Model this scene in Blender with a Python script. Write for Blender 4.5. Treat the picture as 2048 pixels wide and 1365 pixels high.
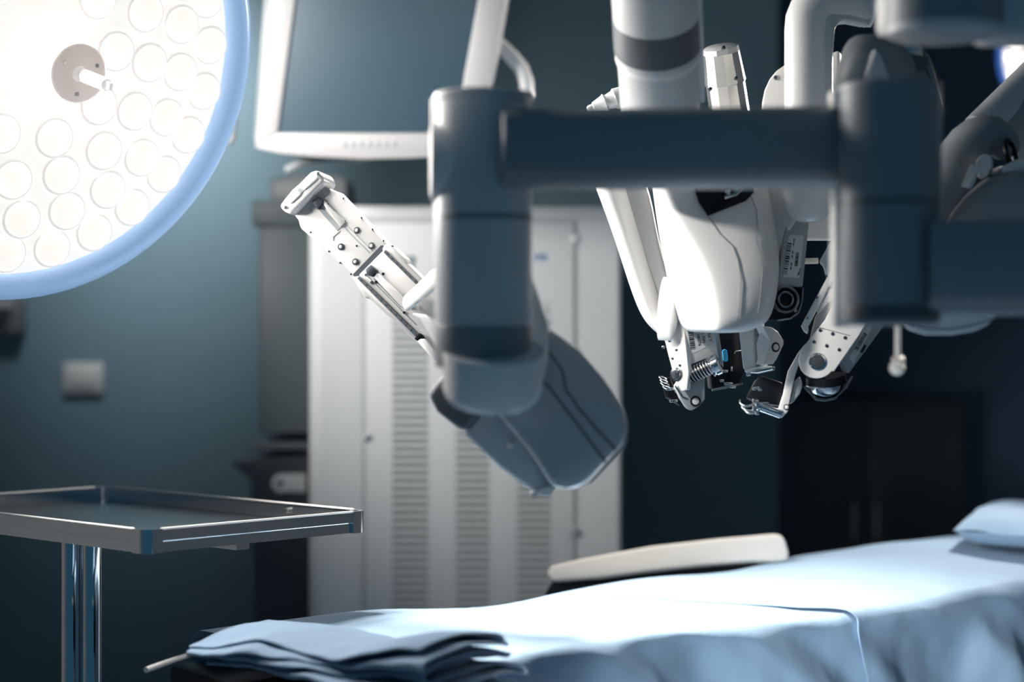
import bpy, bmesh, math, random
import numpy as np
from mathutils import Vector, Matrix, noise

for _o in list(bpy.data.objects):
    bpy.data.objects.remove(_o, do_unlink=True)
SC = bpy.context.scene
COL = SC.collection
PI = math.pi
random.seed(7)

# ------------------------------------------------------------------ camera
CAM_H = 1.38
LENS = 65.0
F = LENS / 36.0 * 2048.0
HY = 682.5
cam_d = bpy.data.cameras.new('camera')
cam = bpy.data.objects.new('camera', cam_d)
COL.objects.link(cam)
cam.location = (0, 0, CAM_H)
cam.rotation_euler = (PI / 2, 0, 0)
cam_d.lens = LENS
cam_d.sensor_width = 36.0
cam_d.clip_start = 0.05
cam_d.dof.use_dof = True
cam_d.dof.focus_distance = 2.74
cam_d.dof.aperture_fstop = 1.8
SC.camera = cam

# ------------------------------------------------------------------ world, lights, exposure
SC.view_settings.view_transform = 'Standard'
SC.view_settings.look = 'None'
SC.view_settings.exposure = 0.0
SC.view_settings.gamma = 1.0
SC.view_settings.use_curve_mapping = False
SC.cycles.use_denoising = True
SC.cycles.max_bounces = 8
SC.cycles.sample_clamp_indirect = 6.0

world = bpy.data.worlds.new('room_ambient')
SC.world = world
world.use_nodes = True
bg = world.node_tree.nodes['Background']
bg.inputs[0].default_value = (0.015, 0.059, 0.099, 1)
bg.inputs[1].default_value = 1.0


def spot(name, loc, target, energy, angle, blend, size, color):
    l = bpy.data.lights.new(name, 'SPOT')
    l.energy = energy
    l.spot_size = math.radians(angle)
    l.spot_blend = blend
    l.shadow_soft_size = size
    l.color = color
    o = bpy.data.objects.new(name, l)
    COL.objects.link(o)
    o.location = loc
    o.rotation_euler = (Vector(target) - Vector(loc)).to_track_quat('-Z', 'Y').to_euler()
    return o


WARM = (1.0, 0.955, 0.90)
COOL = (0.80, 0.93, 1.0)
spot('table_spotlight', (-0.60, 3.05, 2.60), (0.20, 2.86, 0.96), 480, 43, 1.0, 0.10, WARM)
spot('cabinet_fill_spot', (-1.25, 3.1, 2.0), (-0.10, 4.1, 1.66), 132, 64, 1.0, 0.15, (1.0, 0.97, 0.94))  # added spot in mid-air without a fitting; brightens cabinet and monitor
spot('wall_glow_spot', (-0.95, 4.45, 2.70), (-0.97, 5.2, 1.95), 190, 56, 1.0, 0.2, (1.0, 0.97, 0.95))  # added spot; its patch on the wall stands in for glow round the lamp
EMIT_BIG = 0.93
EMIT_SMALL = 2.5
LAMP_W = 12.0      # each bulb of the big surgical lamp
LAMP_W_SMALL = 22.0


spot('floor_bounce_spot', (0.30, 0.85, 2.95), (0.30, 0.85, 0.0), 110, 50, 0.6, 0.15, (0.86, 0.95, 1.0))  # added unseen spot; floor bounce fills undersides and fronts with blue light
spot('drape_fill_spot', (-0.25, 1.35, 1.05), (0.58, 2.77, 0.87), 140, 32, 1.0, 0.1, (0.84, 0.93, 1.0))  # added low fill for the front of the drape
spot('clamp_fill_spot', (-0.90, 1.6, 2.30), (0.42, 2.65, 1.30), 165, 14, 0.8, 0.08, WARM)  # added fill spot to brighten the jaws and clamps
spot('left_wall_fill_spot', (-1.9, 2.6, 2.9), (-2.75, 2.4, 1.35), 45, 70, 1.0, 0.2, WARM)  # added, lights the unseen left wall for the tray to reflect
spot('right_wall_fill_spot', (2.4, 2.2, 2.9), (3.2, 2.4, 1.35), 15, 70, 1.0, 0.2, WARM)  # added, same for the unseen wall on the right

# ------------------------------------------------------------------ materials
def mat(name, color, rough=0.5, metal=0.0, bump=None, emit=None, trans=0.0, var=0.0, coat=0.0, ior=1.45, spec=0.5, alpha=1.0):
    m = bpy.data.materials.new(name)
    m.use_nodes = True
    nt = m.node_tree
    b = nt.nodes['Principled BSDF']
    b.inputs['Base Color'].default_value = (*color, 1)
    b.inputs['Roughness'].default_value = rough
    b.inputs['Metallic'].default_value = metal
    b.inputs['Transmission Weight'].default_value = trans
    b.inputs['Coat Weight'].default_value = coat
    b.inputs['IOR'].default_value = ior
    b.inputs['Specular IOR Level'].default_value = spec
    b.inputs['Alpha'].default_value = alpha
    tc = nt.nodes.new('ShaderNodeTexCoord')
    if var > 0:
        n = nt.nodes.new('ShaderNodeTexNoise')
        n.inputs['Scale'].default_value = 6.0
        n.inputs['Detail'].default_value = 4.0
        nt.links.new(tc.outputs['Object'], n.inputs['Vector'])
        r = nt.nodes.new('ShaderNodeMix')
        r.data_type = 'RGBA'
        r.inputs['A'].default_value = (*[c * (1 - var) for c in color], 1)
        r.inputs['B'].default_value = (*[min(1, c * (1 + var)) for c in color], 1)
        nt.links.new(n.outputs['Fac'], r.inputs['Factor'])
        nt.links.new(r.outputs['Result'], b.inputs['Base Color'])
    if bump:
        n2 = nt.nodes.new('ShaderNodeTexNoise')
        n2.inputs['Scale'].default_value = bump[0]
        n2.inputs['Detail'].default_value = 3.0
        nt.links.new(tc.outputs['Object'], n2.inputs['Vector'])
        bp = nt.nodes.new('ShaderNodeBump')
        bp.inputs['Strength'].default_value = bump[1]
        bp.inputs['Distance'].default_value = bump[2]
        nt.links.new(n2.outputs['Fac'], bp.inputs['Height'])
        nt.links.new(bp.outputs['Normal'], b.inputs['Normal'])
    if emit:
        b.inputs['Emission Color'].default_value = (*emit[0], 1)
        b.inputs['Emission Strength'].default_value = emit[1]
    return m


def cloth_mat(name, color):
    m = mat(name, color, 0.85, spec=0.2)
    nt = m.node_tree
    b = nt.nodes['Principled BSDF']
    tc = nt.nodes.new('ShaderNodeTexCoord')
    w = nt.nodes.new('ShaderNodeTexNoise')
    w.inputs['Scale'].default_value = 900
    n = nt.nodes.new('ShaderNodeTexNoise')
    n.inputs['Scale'].default_value = 14
    n.inputs['Detail'].default_value = 5
    for q in (w, n):
        nt.links.new(tc.outputs['Object'], q.inputs['Vector'])
    b1 = nt.nodes.new('ShaderNodeBump')
    b1.inputs['Strength'].default_value = 0.25
    b1.inputs['Distance'].default_value = 0.0006
    b2 = nt.nodes.new('ShaderNodeBump')
    b2.inputs['Strength'].default_value = 0.35
    b2.inputs['Distance'].default_value = 0.008
    nt.links.new(w.outputs['Fac'], b1.inputs['Height'])
    nt.links.new(n.outputs['Fac'], b2.inputs['Height'])
    nt.links.new(b2.outputs['Normal'], b1.inputs['Normal'])
    nt.links.new(b1.outputs['Normal'], b.inputs['Normal'])
    b.inputs['Sheen Weight'].default_value = 0.15
    return m


M = {}
M['white'] = mat('white_plastic', (0.80, 0.785, 0.765), 0.42, bump=(220, 0.05, 0.0004))
M['white_gloss'] = mat('white_gloss_plastic', (0.80, 0.79, 0.775), 0.25, coat=0.2)
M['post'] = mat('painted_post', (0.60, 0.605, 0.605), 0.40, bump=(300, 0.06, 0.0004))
M['shaded_paint'] = mat('shaded_arm_paint', (0.25, 0.275, 0.29), 0.48, bump=(300, 0.06, 0.0004))  # white arm paint with its shade put into the darker colour
M['grey'] = mat('grey_plastic', (0.42, 0.435, 0.44), 0.4)
M['midgrey'] = mat('mid_grey_paint', (0.25, 0.27, 0.28), 0.45)
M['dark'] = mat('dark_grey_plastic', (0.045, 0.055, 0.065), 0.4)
M['band'] = mat('dark_band', (0.10, 0.115, 0.125), 0.45)
M['black'] = mat('black_plastic', (0.008, 0.010, 0.013), 0.32, spec=0.18)
M['seam'] = mat('seam_gap', (0.16, 0.17, 0.175), 0.6)
M['gap'] = mat('panel_gap_shade', (0.40, 0.42, 0.42), 0.6)
M['bezel'] = mat('monitor_bezel', (0.50, 0.485, 0.48), 0.4)
M['rail_paint'] = mat('rail_paint', (0.56, 0.55, 0.54), 0.42)
M['post_gloss'] = mat('glossy_housing_paint', (0.52, 0.53, 0.535), 0.28, coat=0.9)
M['chrome'] = mat('chrome', (0.82, 0.83, 0.84), 0.07, 1.0)
M['steel'] = mat('satin_steel', (0.72, 0.715, 0.70), 0.26, 1.0)
M['glint_steel'] = mat('pale_glint_steel', (0.90, 0.88, 0.85), 0.55, 0.6)  # steel made paler so the rim's glints are in the colour
M['darksteel'] = mat('dark_steel', (0.20, 0.22, 0.235), 0.25, 1.0)
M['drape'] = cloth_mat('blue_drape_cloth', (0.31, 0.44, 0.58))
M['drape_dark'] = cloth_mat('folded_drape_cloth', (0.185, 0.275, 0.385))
M['beige'] = mat('beige_vinyl', (0.86, 0.79, 0.71), 0.5, bump=(25, 0.2, 0.004))
M['cab'] = mat('cabinet_paint', (0.62, 0.63, 0.625), 0.5, var=0.03)
M['cabtrim'] = mat('cabinet_trim_paint', (0.68, 0.685, 0.68), 0.45)
M['slot'] = mat('vent_slot', (0.21, 0.235, 0.235), 0.7)
M['wall'] = mat('wall_paint', (0.095, 0.165, 0.20), 0.6, var=0.06, bump=(40, 0.1, 0.002))
M['plaster'] = mat('pale_wall_paint', (0.5, 0.5, 0.5), 0.7, var=0.05)
M['wall_dark'] = mat('dark_wall_paint', (0.085, 0.14, 0.20), 0.7, var=0.1)
M['floor'] = mat('vinyl_floor', (0.26, 0.38, 0.50), 0.35, var=0.1)
M['ceiling'] = mat('ceiling_paint', (0.25, 0.28, 0.29), 0.8)
M['screen'] = mat('dark_screen_glass', (0.03, 0.07, 0.095), 0.32, spec=0.6)
M['label'] = mat('paper_label', (0.70, 0.70, 0.68), 0.6)
M['ink'] = mat('black_ink', (0.015, 0.018, 0.022), 0.6)
M['text_teal'] = mat('teal_ink', (0.04, 0.10, 0.13), 0.5)
M['text_blue'] = mat('blue_ink', (0.05, 0.20, 0.45), 0.5)
M['cyan'] = mat('cyan_button', (0.05, 0.42, 0.70), 0.3)
M['clear'] = mat('clear_plastic', (0.92, 0.94, 0.95), 0.12, trans=0.55, ior=1.4)
M['lens'] = mat('lamp_lens', (0.25, 0.25, 0.25), 0.2, emit=((1.0, 0.955, 0.885), EMIT_BIG))
M['lens2'] = mat('small_lamp_lens', (0.9, 0.9, 0.9), 0.2, emit=((1.0, 0.94, 0.87), EMIT_SMALL))
M['lampface'] = mat('lamp_face', (0.62, 0.60, 0.58), 0.45, emit=((1.0, 0.955, 0.90), 0.72))
M['lensring'] = mat('lens_collar', (0.50, 0.48, 0.47), 0.3, emit=((1.0, 0.96, 0.92), 0.50))  # added glow stands in for lens light on collars and handle stub
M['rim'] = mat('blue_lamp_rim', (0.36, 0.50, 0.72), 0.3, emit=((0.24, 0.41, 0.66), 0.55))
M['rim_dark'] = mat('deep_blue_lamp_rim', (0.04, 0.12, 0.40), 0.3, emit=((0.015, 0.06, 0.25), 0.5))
M['hub'] = mat('lamp_hub', (0.70, 0.68, 0.68), 0.5)
_b = M['hub'].node_tree
_t = _b.nodes.new('ShaderNodeBsdfTranslucent')
_t.inputs[0].default_value = (0.95, 0.91, 0.89, 1)
_m = _b.nodes.new('ShaderNodeMixShader')
_m.inputs[0].default_value = 0.55
_b.links.new(_b.nodes['Principled BSDF'].outputs[0], _m.inputs[1])
_b.links.new(_t.outputs[0], _m.inputs[2])
_b.links.new(_m.outputs[0], _b.nodes['Material Output'].inputs[0])
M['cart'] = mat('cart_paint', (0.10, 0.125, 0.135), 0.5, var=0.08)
M['plate'] = mat('wall_plate_plastic', (0.36, 0.38, 0.385), 0.5)


# ------------------------------------------------------------------ helpers
def P(px, py, d):
    return Vector(((px - 1024.0) / F * d, d, CAM_H - (py - HY) / F * d))


def S(n, d):
    return n * d / F


ORG = {}


def finish(o, parent=None):
    me = o.data
    vs = [v.co for v in me.vertices]
    c = Vector([(min(v[i] for v in vs) + max(v[i] for v in vs)) / 2 for i in range(3)])
    me.transform(Matrix.Translation(-c))
    ORG[o] = c
    if parent is not None:
        o.parent = parent
        o.location = c - ORG[parent]
    else:
        o.location = c
    return o


class MB:
    """collects shapes in one bmesh; build() links them as one object"""

    def __init__(self):
        self.bm = bmesh.new()
        self.mi = 0

    def _f(self, vs):
        try:
            f = self.bm.faces.new(vs)
            f.material_index = self.mi
            return f
        except ValueError:
            return None

    def loft(self, rings, cap=True, closed=False):
        R = [[self.bm.verts.new(p) for p in r] for r in rings]
        n = len(R[0])
        m = len(R)
        for i in range(m if closed else m - 1):
            a, b = R[i], R[(i + 1) % m]
            for j in range(n):
                self._f((a[j], a[(j + 1) % n], b[(j + 1) % n], b[j]))
        if cap and not closed:
            self._f(R[0][::-1])
            self._f(R[-1])
        return self

    def prism(self, pts, vec, bevel=0.0, seg=3):
        vec = Vector(vec)
        before = set(self.bm.verts)
        self.loft([[Vector(p) for p in pts], [Vector(p) + vec for p in pts]])
        if bevel > 0:
            new = [v for v in self.bm.verts if v not in before]
            es = {e for v in new for e in v.link_edges}
            sel = []
            for e in es:
                if len(e.link_faces) == 2:
                    e.link_faces[0].normal_update()
                    e.link_faces[1].normal_update()
                    a = e.link_faces[0].normal.angle(e.link_faces[1].normal, 0)
                    if a > math.radians(28):
                        sel.append(e)
            bmesh.ops.bevel(self.bm, geom=sel, offset=bevel, segments=seg, profile=0.5, affect='EDGES', clamp_overlap=True)
        return self

    def box(self, c, h, ax=None, bevel=0.0, seg=2):
        c = Vector(c)
        X, Y, Z = ax if ax else (Vector((1, 0, 0)), Vector((0, 1, 0)), Vector((0, 0, 1)))
        pts = [c + X * (sx * h[0]) + Y * (-h[1]) + Z * (sz * h[2]) for sx, sz in ((-1, -1), (1, -1), (1, 1), (-1, 1))]
        return self.prism(pts, Y * (2 * h[1]), bevel, seg)

    def lathe(self, o, axis, prof, seg=32, ref=None, sy=1.0, cap=True):
        o = Vector(o)
        a = Vector(axis).normalized()
        r = Vector(ref) if ref else (Vector((1, 0, 0)) if abs(a.x) < 0.9 else Vector((0, 0, 1)))
        u = (r - a * r.dot(a)).normalized()
        v = a.cross(u)
        rings = []
        for t, rad in prof:
            rings.append([o + a * t + (u * math.cos(2 * PI * k / seg) + v * (sy * math.sin(2 * PI * k / seg))) * max(rad, 1e-5) for k in range(seg)])
        return self.loft(rings, cap)

    def cyl(self, p0, p1, r, seg=24, r1=None, bev=0.0):
        p0 = Vector(p0)
        p1 = Vector(p1)
        L = (p1 - p0).length
        r1 = r if r1 is None else r1
        if bev > 0:
            prof = [(0, r - bev), (bev * 0.3, r - bev * 0.3), (bev, r), (L - bev, r1), (L - bev * 0.3, r1 - bev * 0.3), (L, r1 - bev)]
        else:
            prof = [(0, r), (L, r1)]
        return self.lathe(p0, p1 - p0, prof, seg)

    def tube(self, pts, r, seg=16, squash=1.0):
        pts = [Vector(p) for p in pts]
        n = len(pts)
        rr = r if isinstance(r, (list, tuple)) else [r] * n
        rings = []
        up = None
        for i in range(n):
            t = (pts[min(i + 1, n - 1)] - pts[max(i - 1, 0)]).normalized()
            if up is None:
                g = Vector((0, 1, 0)) if abs(t.y) < 0.9 else Vector((1, 0, 0))
                up = (g - t * g.dot(t)).normalized()
            else:
                up = (up - t * up.dot(t)).normalized()
            s = t.cross(up)
            rings.append([pts[i] + (s * math.cos(2 * PI * k / seg) + up * (squash * math.sin(2 * PI * k / seg))) * rr[i] for k in range(seg)])
        return self.loft(rings)

    def torus(self, c, axis, R, r, seg=48, rs=12, sq=1.0):
        c = Vector(c)
        a = Vector(axis).normalized()
        g = Vector((1, 0, 0)) if abs(a.x) < 0.9 else Vector((0, 0, 1))
        u = (g - a * g.dot(a)).normalized()
        v = a.cross(u)
        rings = []
        for i in range(seg):
            th = 2 * PI * i / seg
            d = u * math.cos(th) + v * math.sin(th)
            rings.append([c + d * (R + r * math.cos(2 * PI * k / rs)) + a * (r * sq * math.sin(2 * PI * k / rs)) for k in range(rs)])
        return self.loft(rings, closed=True)

    def build(self, name, mats, parent=None, smooth=35, subsurf=0, solidify=0):
        bmesh.ops.recalc_face_normals(self.bm, faces=self.bm.faces[:])
        me = bpy.data.meshes.new(name)
        self.bm.to_mesh(me)
        self.bm.free()
        if not isinstance(mats, (list, tuple)):
            mats = [mats]
        for m in mats:
            me.materials.append(M[m] if isinstance(m, str) else m)
        for p in me.polygons:
            p.use_smooth = True
        if smooth < 180:
            me.set_sharp_from_angle(angle=math.radians(smooth))
        o = bpy.data.objects.new(name, me)
        COL.objects.link(o)
        if subsurf:
            md = o.modifiers.new('subsurf', 'SUBSURF')
            md.levels = subsurf
            md.render_levels = subsurf
        if solidify:
            md = o.modifiers.new('solidify', 'SOLIDIFY')
            md.thickness = solidify
            md.offset = 0
        return finish(o, parent)


def tag(o, label=None, cat=None, group=None, kind=None):
    if label:
        o['label'] = label
    if cat:
        o['category'] = cat
    if group:
        o['group'] = group
    if kind:
        o['kind'] = kind
    return o


def thing(name, label, cat, loc, group=None):
    o = bpy.data.objects.new(name, None)
    o.empty_display_size = 0.05
    COL.objects.link(o)
    o.location = loc
    ORG[o] = Vector(loc)
    return tag(o, label, cat, group)


class PL:
    """a real plane in the room through the point seen at (px,py) at distance d, facing n"""

    def __init__(self, px, py, d, n=(0, -1, 0)):
        self.o = P(px, py, d)
        self.n = Vector(n).normalized()
        self.s = d / F

    def at(self, px, py, c=0.0):
        r = Vector(((px - 1024.0) / F, 1.0, -(py - HY) / F))
        cam0 = Vector((0, 0, CAM_H))
        t = (self.o - cam0).dot(self.n) / r.dot(self.n)
        return cam0 + r * t + self.n * c

    def prism(self, mb, pts, c0, c1, bevel=0.0, seg=2):
        """c measured along n (towards the viewer); c1 = near face, c0 = far face"""
        q = [self.at(x, y, c1) for x, y in pts]
        return mb.prism(q, self.n * (c0 - c1), bevel, seg)

    def cyl(self, mb, px, py, r, c0, c1, seg=24, bev=0.0):
        p = self.at(px, py)
        return mb.cyl(p + self.n * c0, p + self.n * c1, r * self.s, seg, bev=bev * self.s)

    def strip(self, mb, pts, w, c0, c1):
        """a thin raised line following pixel points"""
        for (a, b) in zip(pts[:-1], pts[1:]):
            pa, pb = self.at(*a), self.at(*b)
            t = (pb - pa).normalized()
            s = t.cross(self.n) * (w * self.s / 2)
            mb.prism([pa + s + self.n * c1, pb + s + self.n * c1, pb - s + self.n * c1, pa - s + self.n * c1], self.n * (c0 - c1))
        return mb

    def text(self, body, px, py, dirx, size, m, parent, name='lettering', c=0.0012, shear=0.0):
        cu = bpy.data.curves.new(name, 'FONT')
        cu.body = body
        cu.size = size * self.s
        cu.extrude = 0.0003
        cu.shear = shear
        tmp = bpy.data.objects.new(name, cu)
        COL.objects.link(tmp)
        dg = bpy.context.evaluated_depsgraph_get()
        me = bpy.data.meshes.new_from_object(tmp.evaluated_get(dg))
        bpy.data.objects.remove(tmp, do_unlink=True)
        p = self.at(px, py, c)
        u = (self.at(px + dirx[0], py + dirx[1], c) - p).normalized()
        v = self.n.cross(u)
        mx = Matrix(((u.x, v.x, self.n.x, p.x), (u.y, v.y, self.n.y, p.y), (u.z, v.z, self.n.z, p.z), (0, 0, 0, 1)))
        me.transform(mx)
        me.materials.clear()
        me.materials.append(M[m])
        me.name = name
        o = bpy.data.objects.new(name, me)
        COL.objects.link(o)
        return finish(o, parent)


def screws(pl, pts, r, parent, m='darksteel', h=0.0012, name='screw', seg=14):
    for x, y in pts:
        b = MB()
        pl.cyl(b, x, y, r, -0.002, h, seg, bev=r * 0.25)
        b.build(name, m, parent)


def arc(cx, cy, r, a0, a1, n=8, ry=None):
    ry = ry or r
    return [(cx + r * math.cos(math.radians(a0 + (a1 - a0) * i / n)), cy + ry * math.sin(math.radians(a0 + (a1 - a0) * i / n))) for i in range(n + 1)]


def barcode(b, pl, x0, y0, ux, uy, L, W, c, n=22, seed=1):
    """bars across a strip of length L along (ux,uy), W wide"""
    rnd = random.Random(seed)
    t = 0
    while t < L:
        w = rnd.choice((1.2, 1.2, 2.2, 3.2)) * L / 70
        if t + w > L:
            break
        a = (x0 + ux * t, y0 + uy * t)
        e = (x0 + ux * (t + w), y0 + uy * (t + w))
        nx, ny = -uy * W, ux * W
        pl.prism(b, [a, e, (e[0] + nx, e[1] + ny), (a[0] + nx, a[1] + ny)], 0, c)
        t += w + rnd.choice((1.2, 2.0, 2.6)) * L / 70


def smoothstep(a, b, x):
    t = min(1, max(0, (x - a) / (b - a)))
    return t * t * (3 - 2 * t)


# ------------------------------------------------------------------ the room
def struct(name, m, c, h):
    o = MB().box(c, h).build(name, m)
    return tag(o, kind='structure')


struct('floor', 'floor', (0.5, 3.0, -0.05), (4.5, 3.6, 0.05))
struct('wall_back', 'wall', (-1.625, 5.25, 1.5), (2.375, 0.05, 1.5))
struct('wall_right', 'wall_dark', (2.85, 6.45, 1.5), (2.15, 0.05, 1.5))
struct('trim_1', 'wall_dark', (0.73, 5.85, 1.5), (0.02, 0.55, 1.5))
struct('ceiling', 'ceiling', (0.5, 4.2, 3.05), (4.5, 2.4, 0.05))
struct('wall_left', 'plaster', (-2.80, 2.6, 1.5), (0.05, 2.7, 1.5))  # unseen side wall, added pale for the chrome tray to reflect
struct('wall_far_right', 'plaster', (3.25, 3.2, 1.5), (0.05, 3.2, 1.5))  # unseen, added like the left one for its reflection

# ------------------------------------------------------------------ electronics cabinet
def make_cabinet():
    D = 4.1
    pl = PL(930, 800, D)
    x0, x1 = pl.at(615, 0).x, pl.at(1243, 0).x
    zt = pl.at(0, 412).z
    t = thing('electronics_cabinet', 'tall white electronics cabinet with three columns of vent slots on its front', 'cabinet', ((x0 + x1) / 2, D + 0.3, 0))
    b = MB()
    r = 0.035
    dep = 0.62
    pts = []
    for cx, cy, a in ((x0 + r, D + r, 180), (x1 - 0.012, D + 0.012, 270)):
        rr = r if a == 180 else 0.012
        for k in range(7):
            th = math.radians(a + 90 * k / 6)
            pts.append(Vector((cx + rr * math.cos(th), cy + rr * math.sin(th), 0.10)))
    pts += [Vector((x1, D + dep, 0.10)), Vector((x0, D + dep, 0.10))]
    b.prism(pts, (0, 0, zt - 0.10 - 0.012))
    b.build('body', 'cab', t, 40)
    b = MB()
    b.prism([p + Vector((0, 0, zt - 0.112)) for p in pts], (0, 0, 0.012), 0.004)
    b.build('top_cover', 'cabtrim', t)
    b = MB()
    pl.prism(b, [(646, 418), (1225, 418), (1225, 437), (646, 437)], 0, 0.004, 0.002)
    b.build('top_trim', 'cabtrim', t)
    b = MB()
    pl.prism(b, [(732, 446), (1147, 446), (1147, 1500), (732, 1500)], 0, 0.005, 0.0015)
    fp = b.build('front_panel', 'cab', t)
    b = MB()
    pl.prism(b, [(724, 440), (732, 440), (732, 1500), (724, 1500)], 0, 0.0012)
    pl.prism(b, [(1147, 440), (1155, 440), (1155, 1500), (1147, 1500)], 0, 0.0012)
    pl.prism(b, [(732, 440), (1147, 440), (1147, 446), (732, 446)], 0, 0.0012)
    b.build('panel_gap', 'gap', t)
    for xa, xb in ((785, 856), (912, 978), (1035, 1101)):
        b = MB()
        y = 642
        while y < 1470:
            b.mi = 0
            pl.prism(b, [(xa, y), (xb, y), (xb, y + 7.6), (xa, y + 7.6)], 0.004, 0.0058)
            b.mi = 1   # a small hood over every slot
            A = [pl.at(xa, y - 2.5, 0.0055), pl.at(xa, y - 1.5, 0.009), pl.at(xa, y + 1.0, 0.0055)]
            b.prism(A, pl.at(xb, y, 0) - pl.at(xa, y, 0))
            y += 15.8
        b.build('vent', ['slot', 'cab'], t)
    screws(pl, [(737, 876), (1150, 1063)], 9, t, 'steel', 0.008, 'panel_screw')
    screws(pl, [(1148, 478)], 9, t, 'cabtrim', 0.006, 'panel_screw')
    pl.text('ita', 769, 541, (1, 0), 62, 'text_teal', t, c=0.0062, shear=0.3)
    pl.text('via', 1064, 521, (1, 0), 27, 'text_blue', t, c=0.0062, shear=0.25)
    b = MB()
    pl.prism(b, [(1082, 604), (1102, 604), (1102, 607), (1082, 607)], 0.004, 0.0062)
    pl.prism(b, [(1087, 613), (1099, 613), (1099, 633), (1087, 633)], 0.004, 0.0062)
    b.build('printed_mark', 'grey', t)
    for dx in (0.07, x1 - x0 - 0.07):
        for dy in (0.08, dep - 0.08):
            b = MB()
            c = Vector((x0 + dx, D + dy, 0.045))
            b.cyl(c - Vector((0.018, 0, 0)), c + Vector((0.018, 0, 0)), 0.045, 20, bev=0.006)
            b.box(c + Vector((0, 0, 0.045)), (0.025, 0.03, 0.012))
            b.build('caster', 'black', t)
    return t


make_cabinet()


# ------------------------------------------------------------------ monitor
def make_monitor():
    n = Vector((-0.22, -0.95, -0.16)).normalized()
    pl = PL(740, 160, 3.75, n)
    t = thing('monitor', 'large flat monitor in a white bezel hanging above the white cabinet', 'monitor', pl.at(740, 160))
    out = [(552, -110), (1031, -110), (1005, 0), (972, 170), (960, 300)]
    bot = [(900, 312), (820, 317), (720, 319), (620, 314), (560, 308), (508, 296)]
    inner = [(604, -70), (972, -70), (955, 0), (928, 150), (910, 266), (555, 266), (590, 0)]
    o2 = out + bot
    b = MB()
    # frame as bars round the screen opening
    pl.prism(b, [(552, -110), (604, -70), (590, 0), (555, 266), (508, 296)], -0.03, 0.0, 0.004)
    pl.prism(b, [(1031, -110), (960, 300), (910, 266), (928, 150), (955, 0), (972, -70)], -0.03, 0.0, 0.004)
    pl.prism(b, [(508, 296), (555, 266), (910, 266), (960, 300)] + bot[:-1], -0.03, 0.0, 0.004)
    pl.prism(b, [(552, -110), (1031, -110), (972, -70), (604, -70)], -0.03, 0.0, 0.004)
    b.build('bezel', 'bezel', t)
    b = MB()
    pl.prism(b, [(600, -74), (976, -74), (955, 0), (906, 270), (551, 270)], -0.028, -0.006)
    b.build('screen', 'screen', t)
    b = MB()
    pl.prism(b, [(x * 0.985 + 2, y * 0.98) for x, y in o2], -0.075, -0.031, 0.012)
    b.build('back_shell', 'midgrey', t)
    b = MB()
    pl.prism(b, [(520, -110), (545, -110), (505, 285), (491, 285)], -0.10, -0.04, 0.006)
    b.build('side_rail', 'midgrey', t)
    for k in range(7):
        b = MB()
        x = 688 + k * 16.5
        pl.prism(b, [(x - 5, 284), (x + 5, 284), (x + 5, 294), (x - 5, 294)], 0, 0.0018, 0.0008)
        b.build('button', 'grey', t)
    b = MB()
    q = [(960, 62), (985, 88), (1012, 114), (1032, 138), (1042, 166), (1043, 196)]
    b.tube([pl.at(x, y, -0.05) for x, y in q], S(15, 3.75), 14)
    b.build('handle', 'white_gloss', t)
    b = MB()
    q = [(545, 348), (580, 328), (640, 320), (700, 318), (740, 310)]
    b.tube([pl.at(x, y, -0.09) for x, y in q], S(11, 3.75), 12)
    b.build('yoke', 'midgrey', t)


make_monitor()
b = MB()
b.tube([P(455, 278, 3.95), P(462, 180, 3.95), P(474, 0, 3.95), P(482, -120, 3.95)], S(17, 3.95), 16)
b.lathe(P(455, 278, 3.95), (P(455, 278, 3.95) - P(462, 180, 3.95)), [(0, S(17, 3.95)), (S(6, 3.95), S(15, 3.95)), (S(11, 3.95), S(8, 3.95))], 16)
o = b.build('hanging_rod', 'white_gloss')
tag(o, 'white hanging rod end showing between blue lamp rim and monitor bezel', 'rod')


# ------------------------------------------------------------------ dark equipment cart left of the cabinet
def make_cart():
    D = 4.45
    pl = PL(560, 700, D)
    t = thing('equipment_cart', 'dark tall equipment cart standing in shade left of the white cabinet', 'cart', (pl.at(570, 0).x, D + 0.25, 0))
    b = MB()
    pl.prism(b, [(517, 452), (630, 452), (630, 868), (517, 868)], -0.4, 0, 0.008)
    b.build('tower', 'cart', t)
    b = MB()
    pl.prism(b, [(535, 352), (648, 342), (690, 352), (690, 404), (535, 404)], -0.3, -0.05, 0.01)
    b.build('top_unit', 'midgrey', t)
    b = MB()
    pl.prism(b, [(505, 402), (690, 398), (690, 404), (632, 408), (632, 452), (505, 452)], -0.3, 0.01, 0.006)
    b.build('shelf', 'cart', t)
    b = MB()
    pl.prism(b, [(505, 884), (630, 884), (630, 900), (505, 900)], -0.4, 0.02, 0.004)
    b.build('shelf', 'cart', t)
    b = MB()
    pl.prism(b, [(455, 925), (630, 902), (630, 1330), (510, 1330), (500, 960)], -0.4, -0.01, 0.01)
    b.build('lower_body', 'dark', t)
    b = MB()
    o = [(612, 948), (612, 986), (572, 984)] + arc(563, 967, 19, 70, 290, 9) + [(575, 948)]
    pl.prism(b, o, -0.002, 0.006, 0.002)
    br = b.build('bracket', 'cab', t)
    tag(br, 'light grey bracket with a dark hole')
    b = MB()
    pl.cyl(b, 561, 967, 6.5, 0.004, 0.0075)
    b.build('hole', 'black', br)
    z = pl.at(0, 1330).z
    for x in (520, 630):
        b = MB()
        p = pl.at(x, 1330, -0.15)
        b.cyl(Vector((p.x, p.y, 0)), p, 0.02, 12)
        b.build('leg', 'dark', t)


make_cart()

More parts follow.
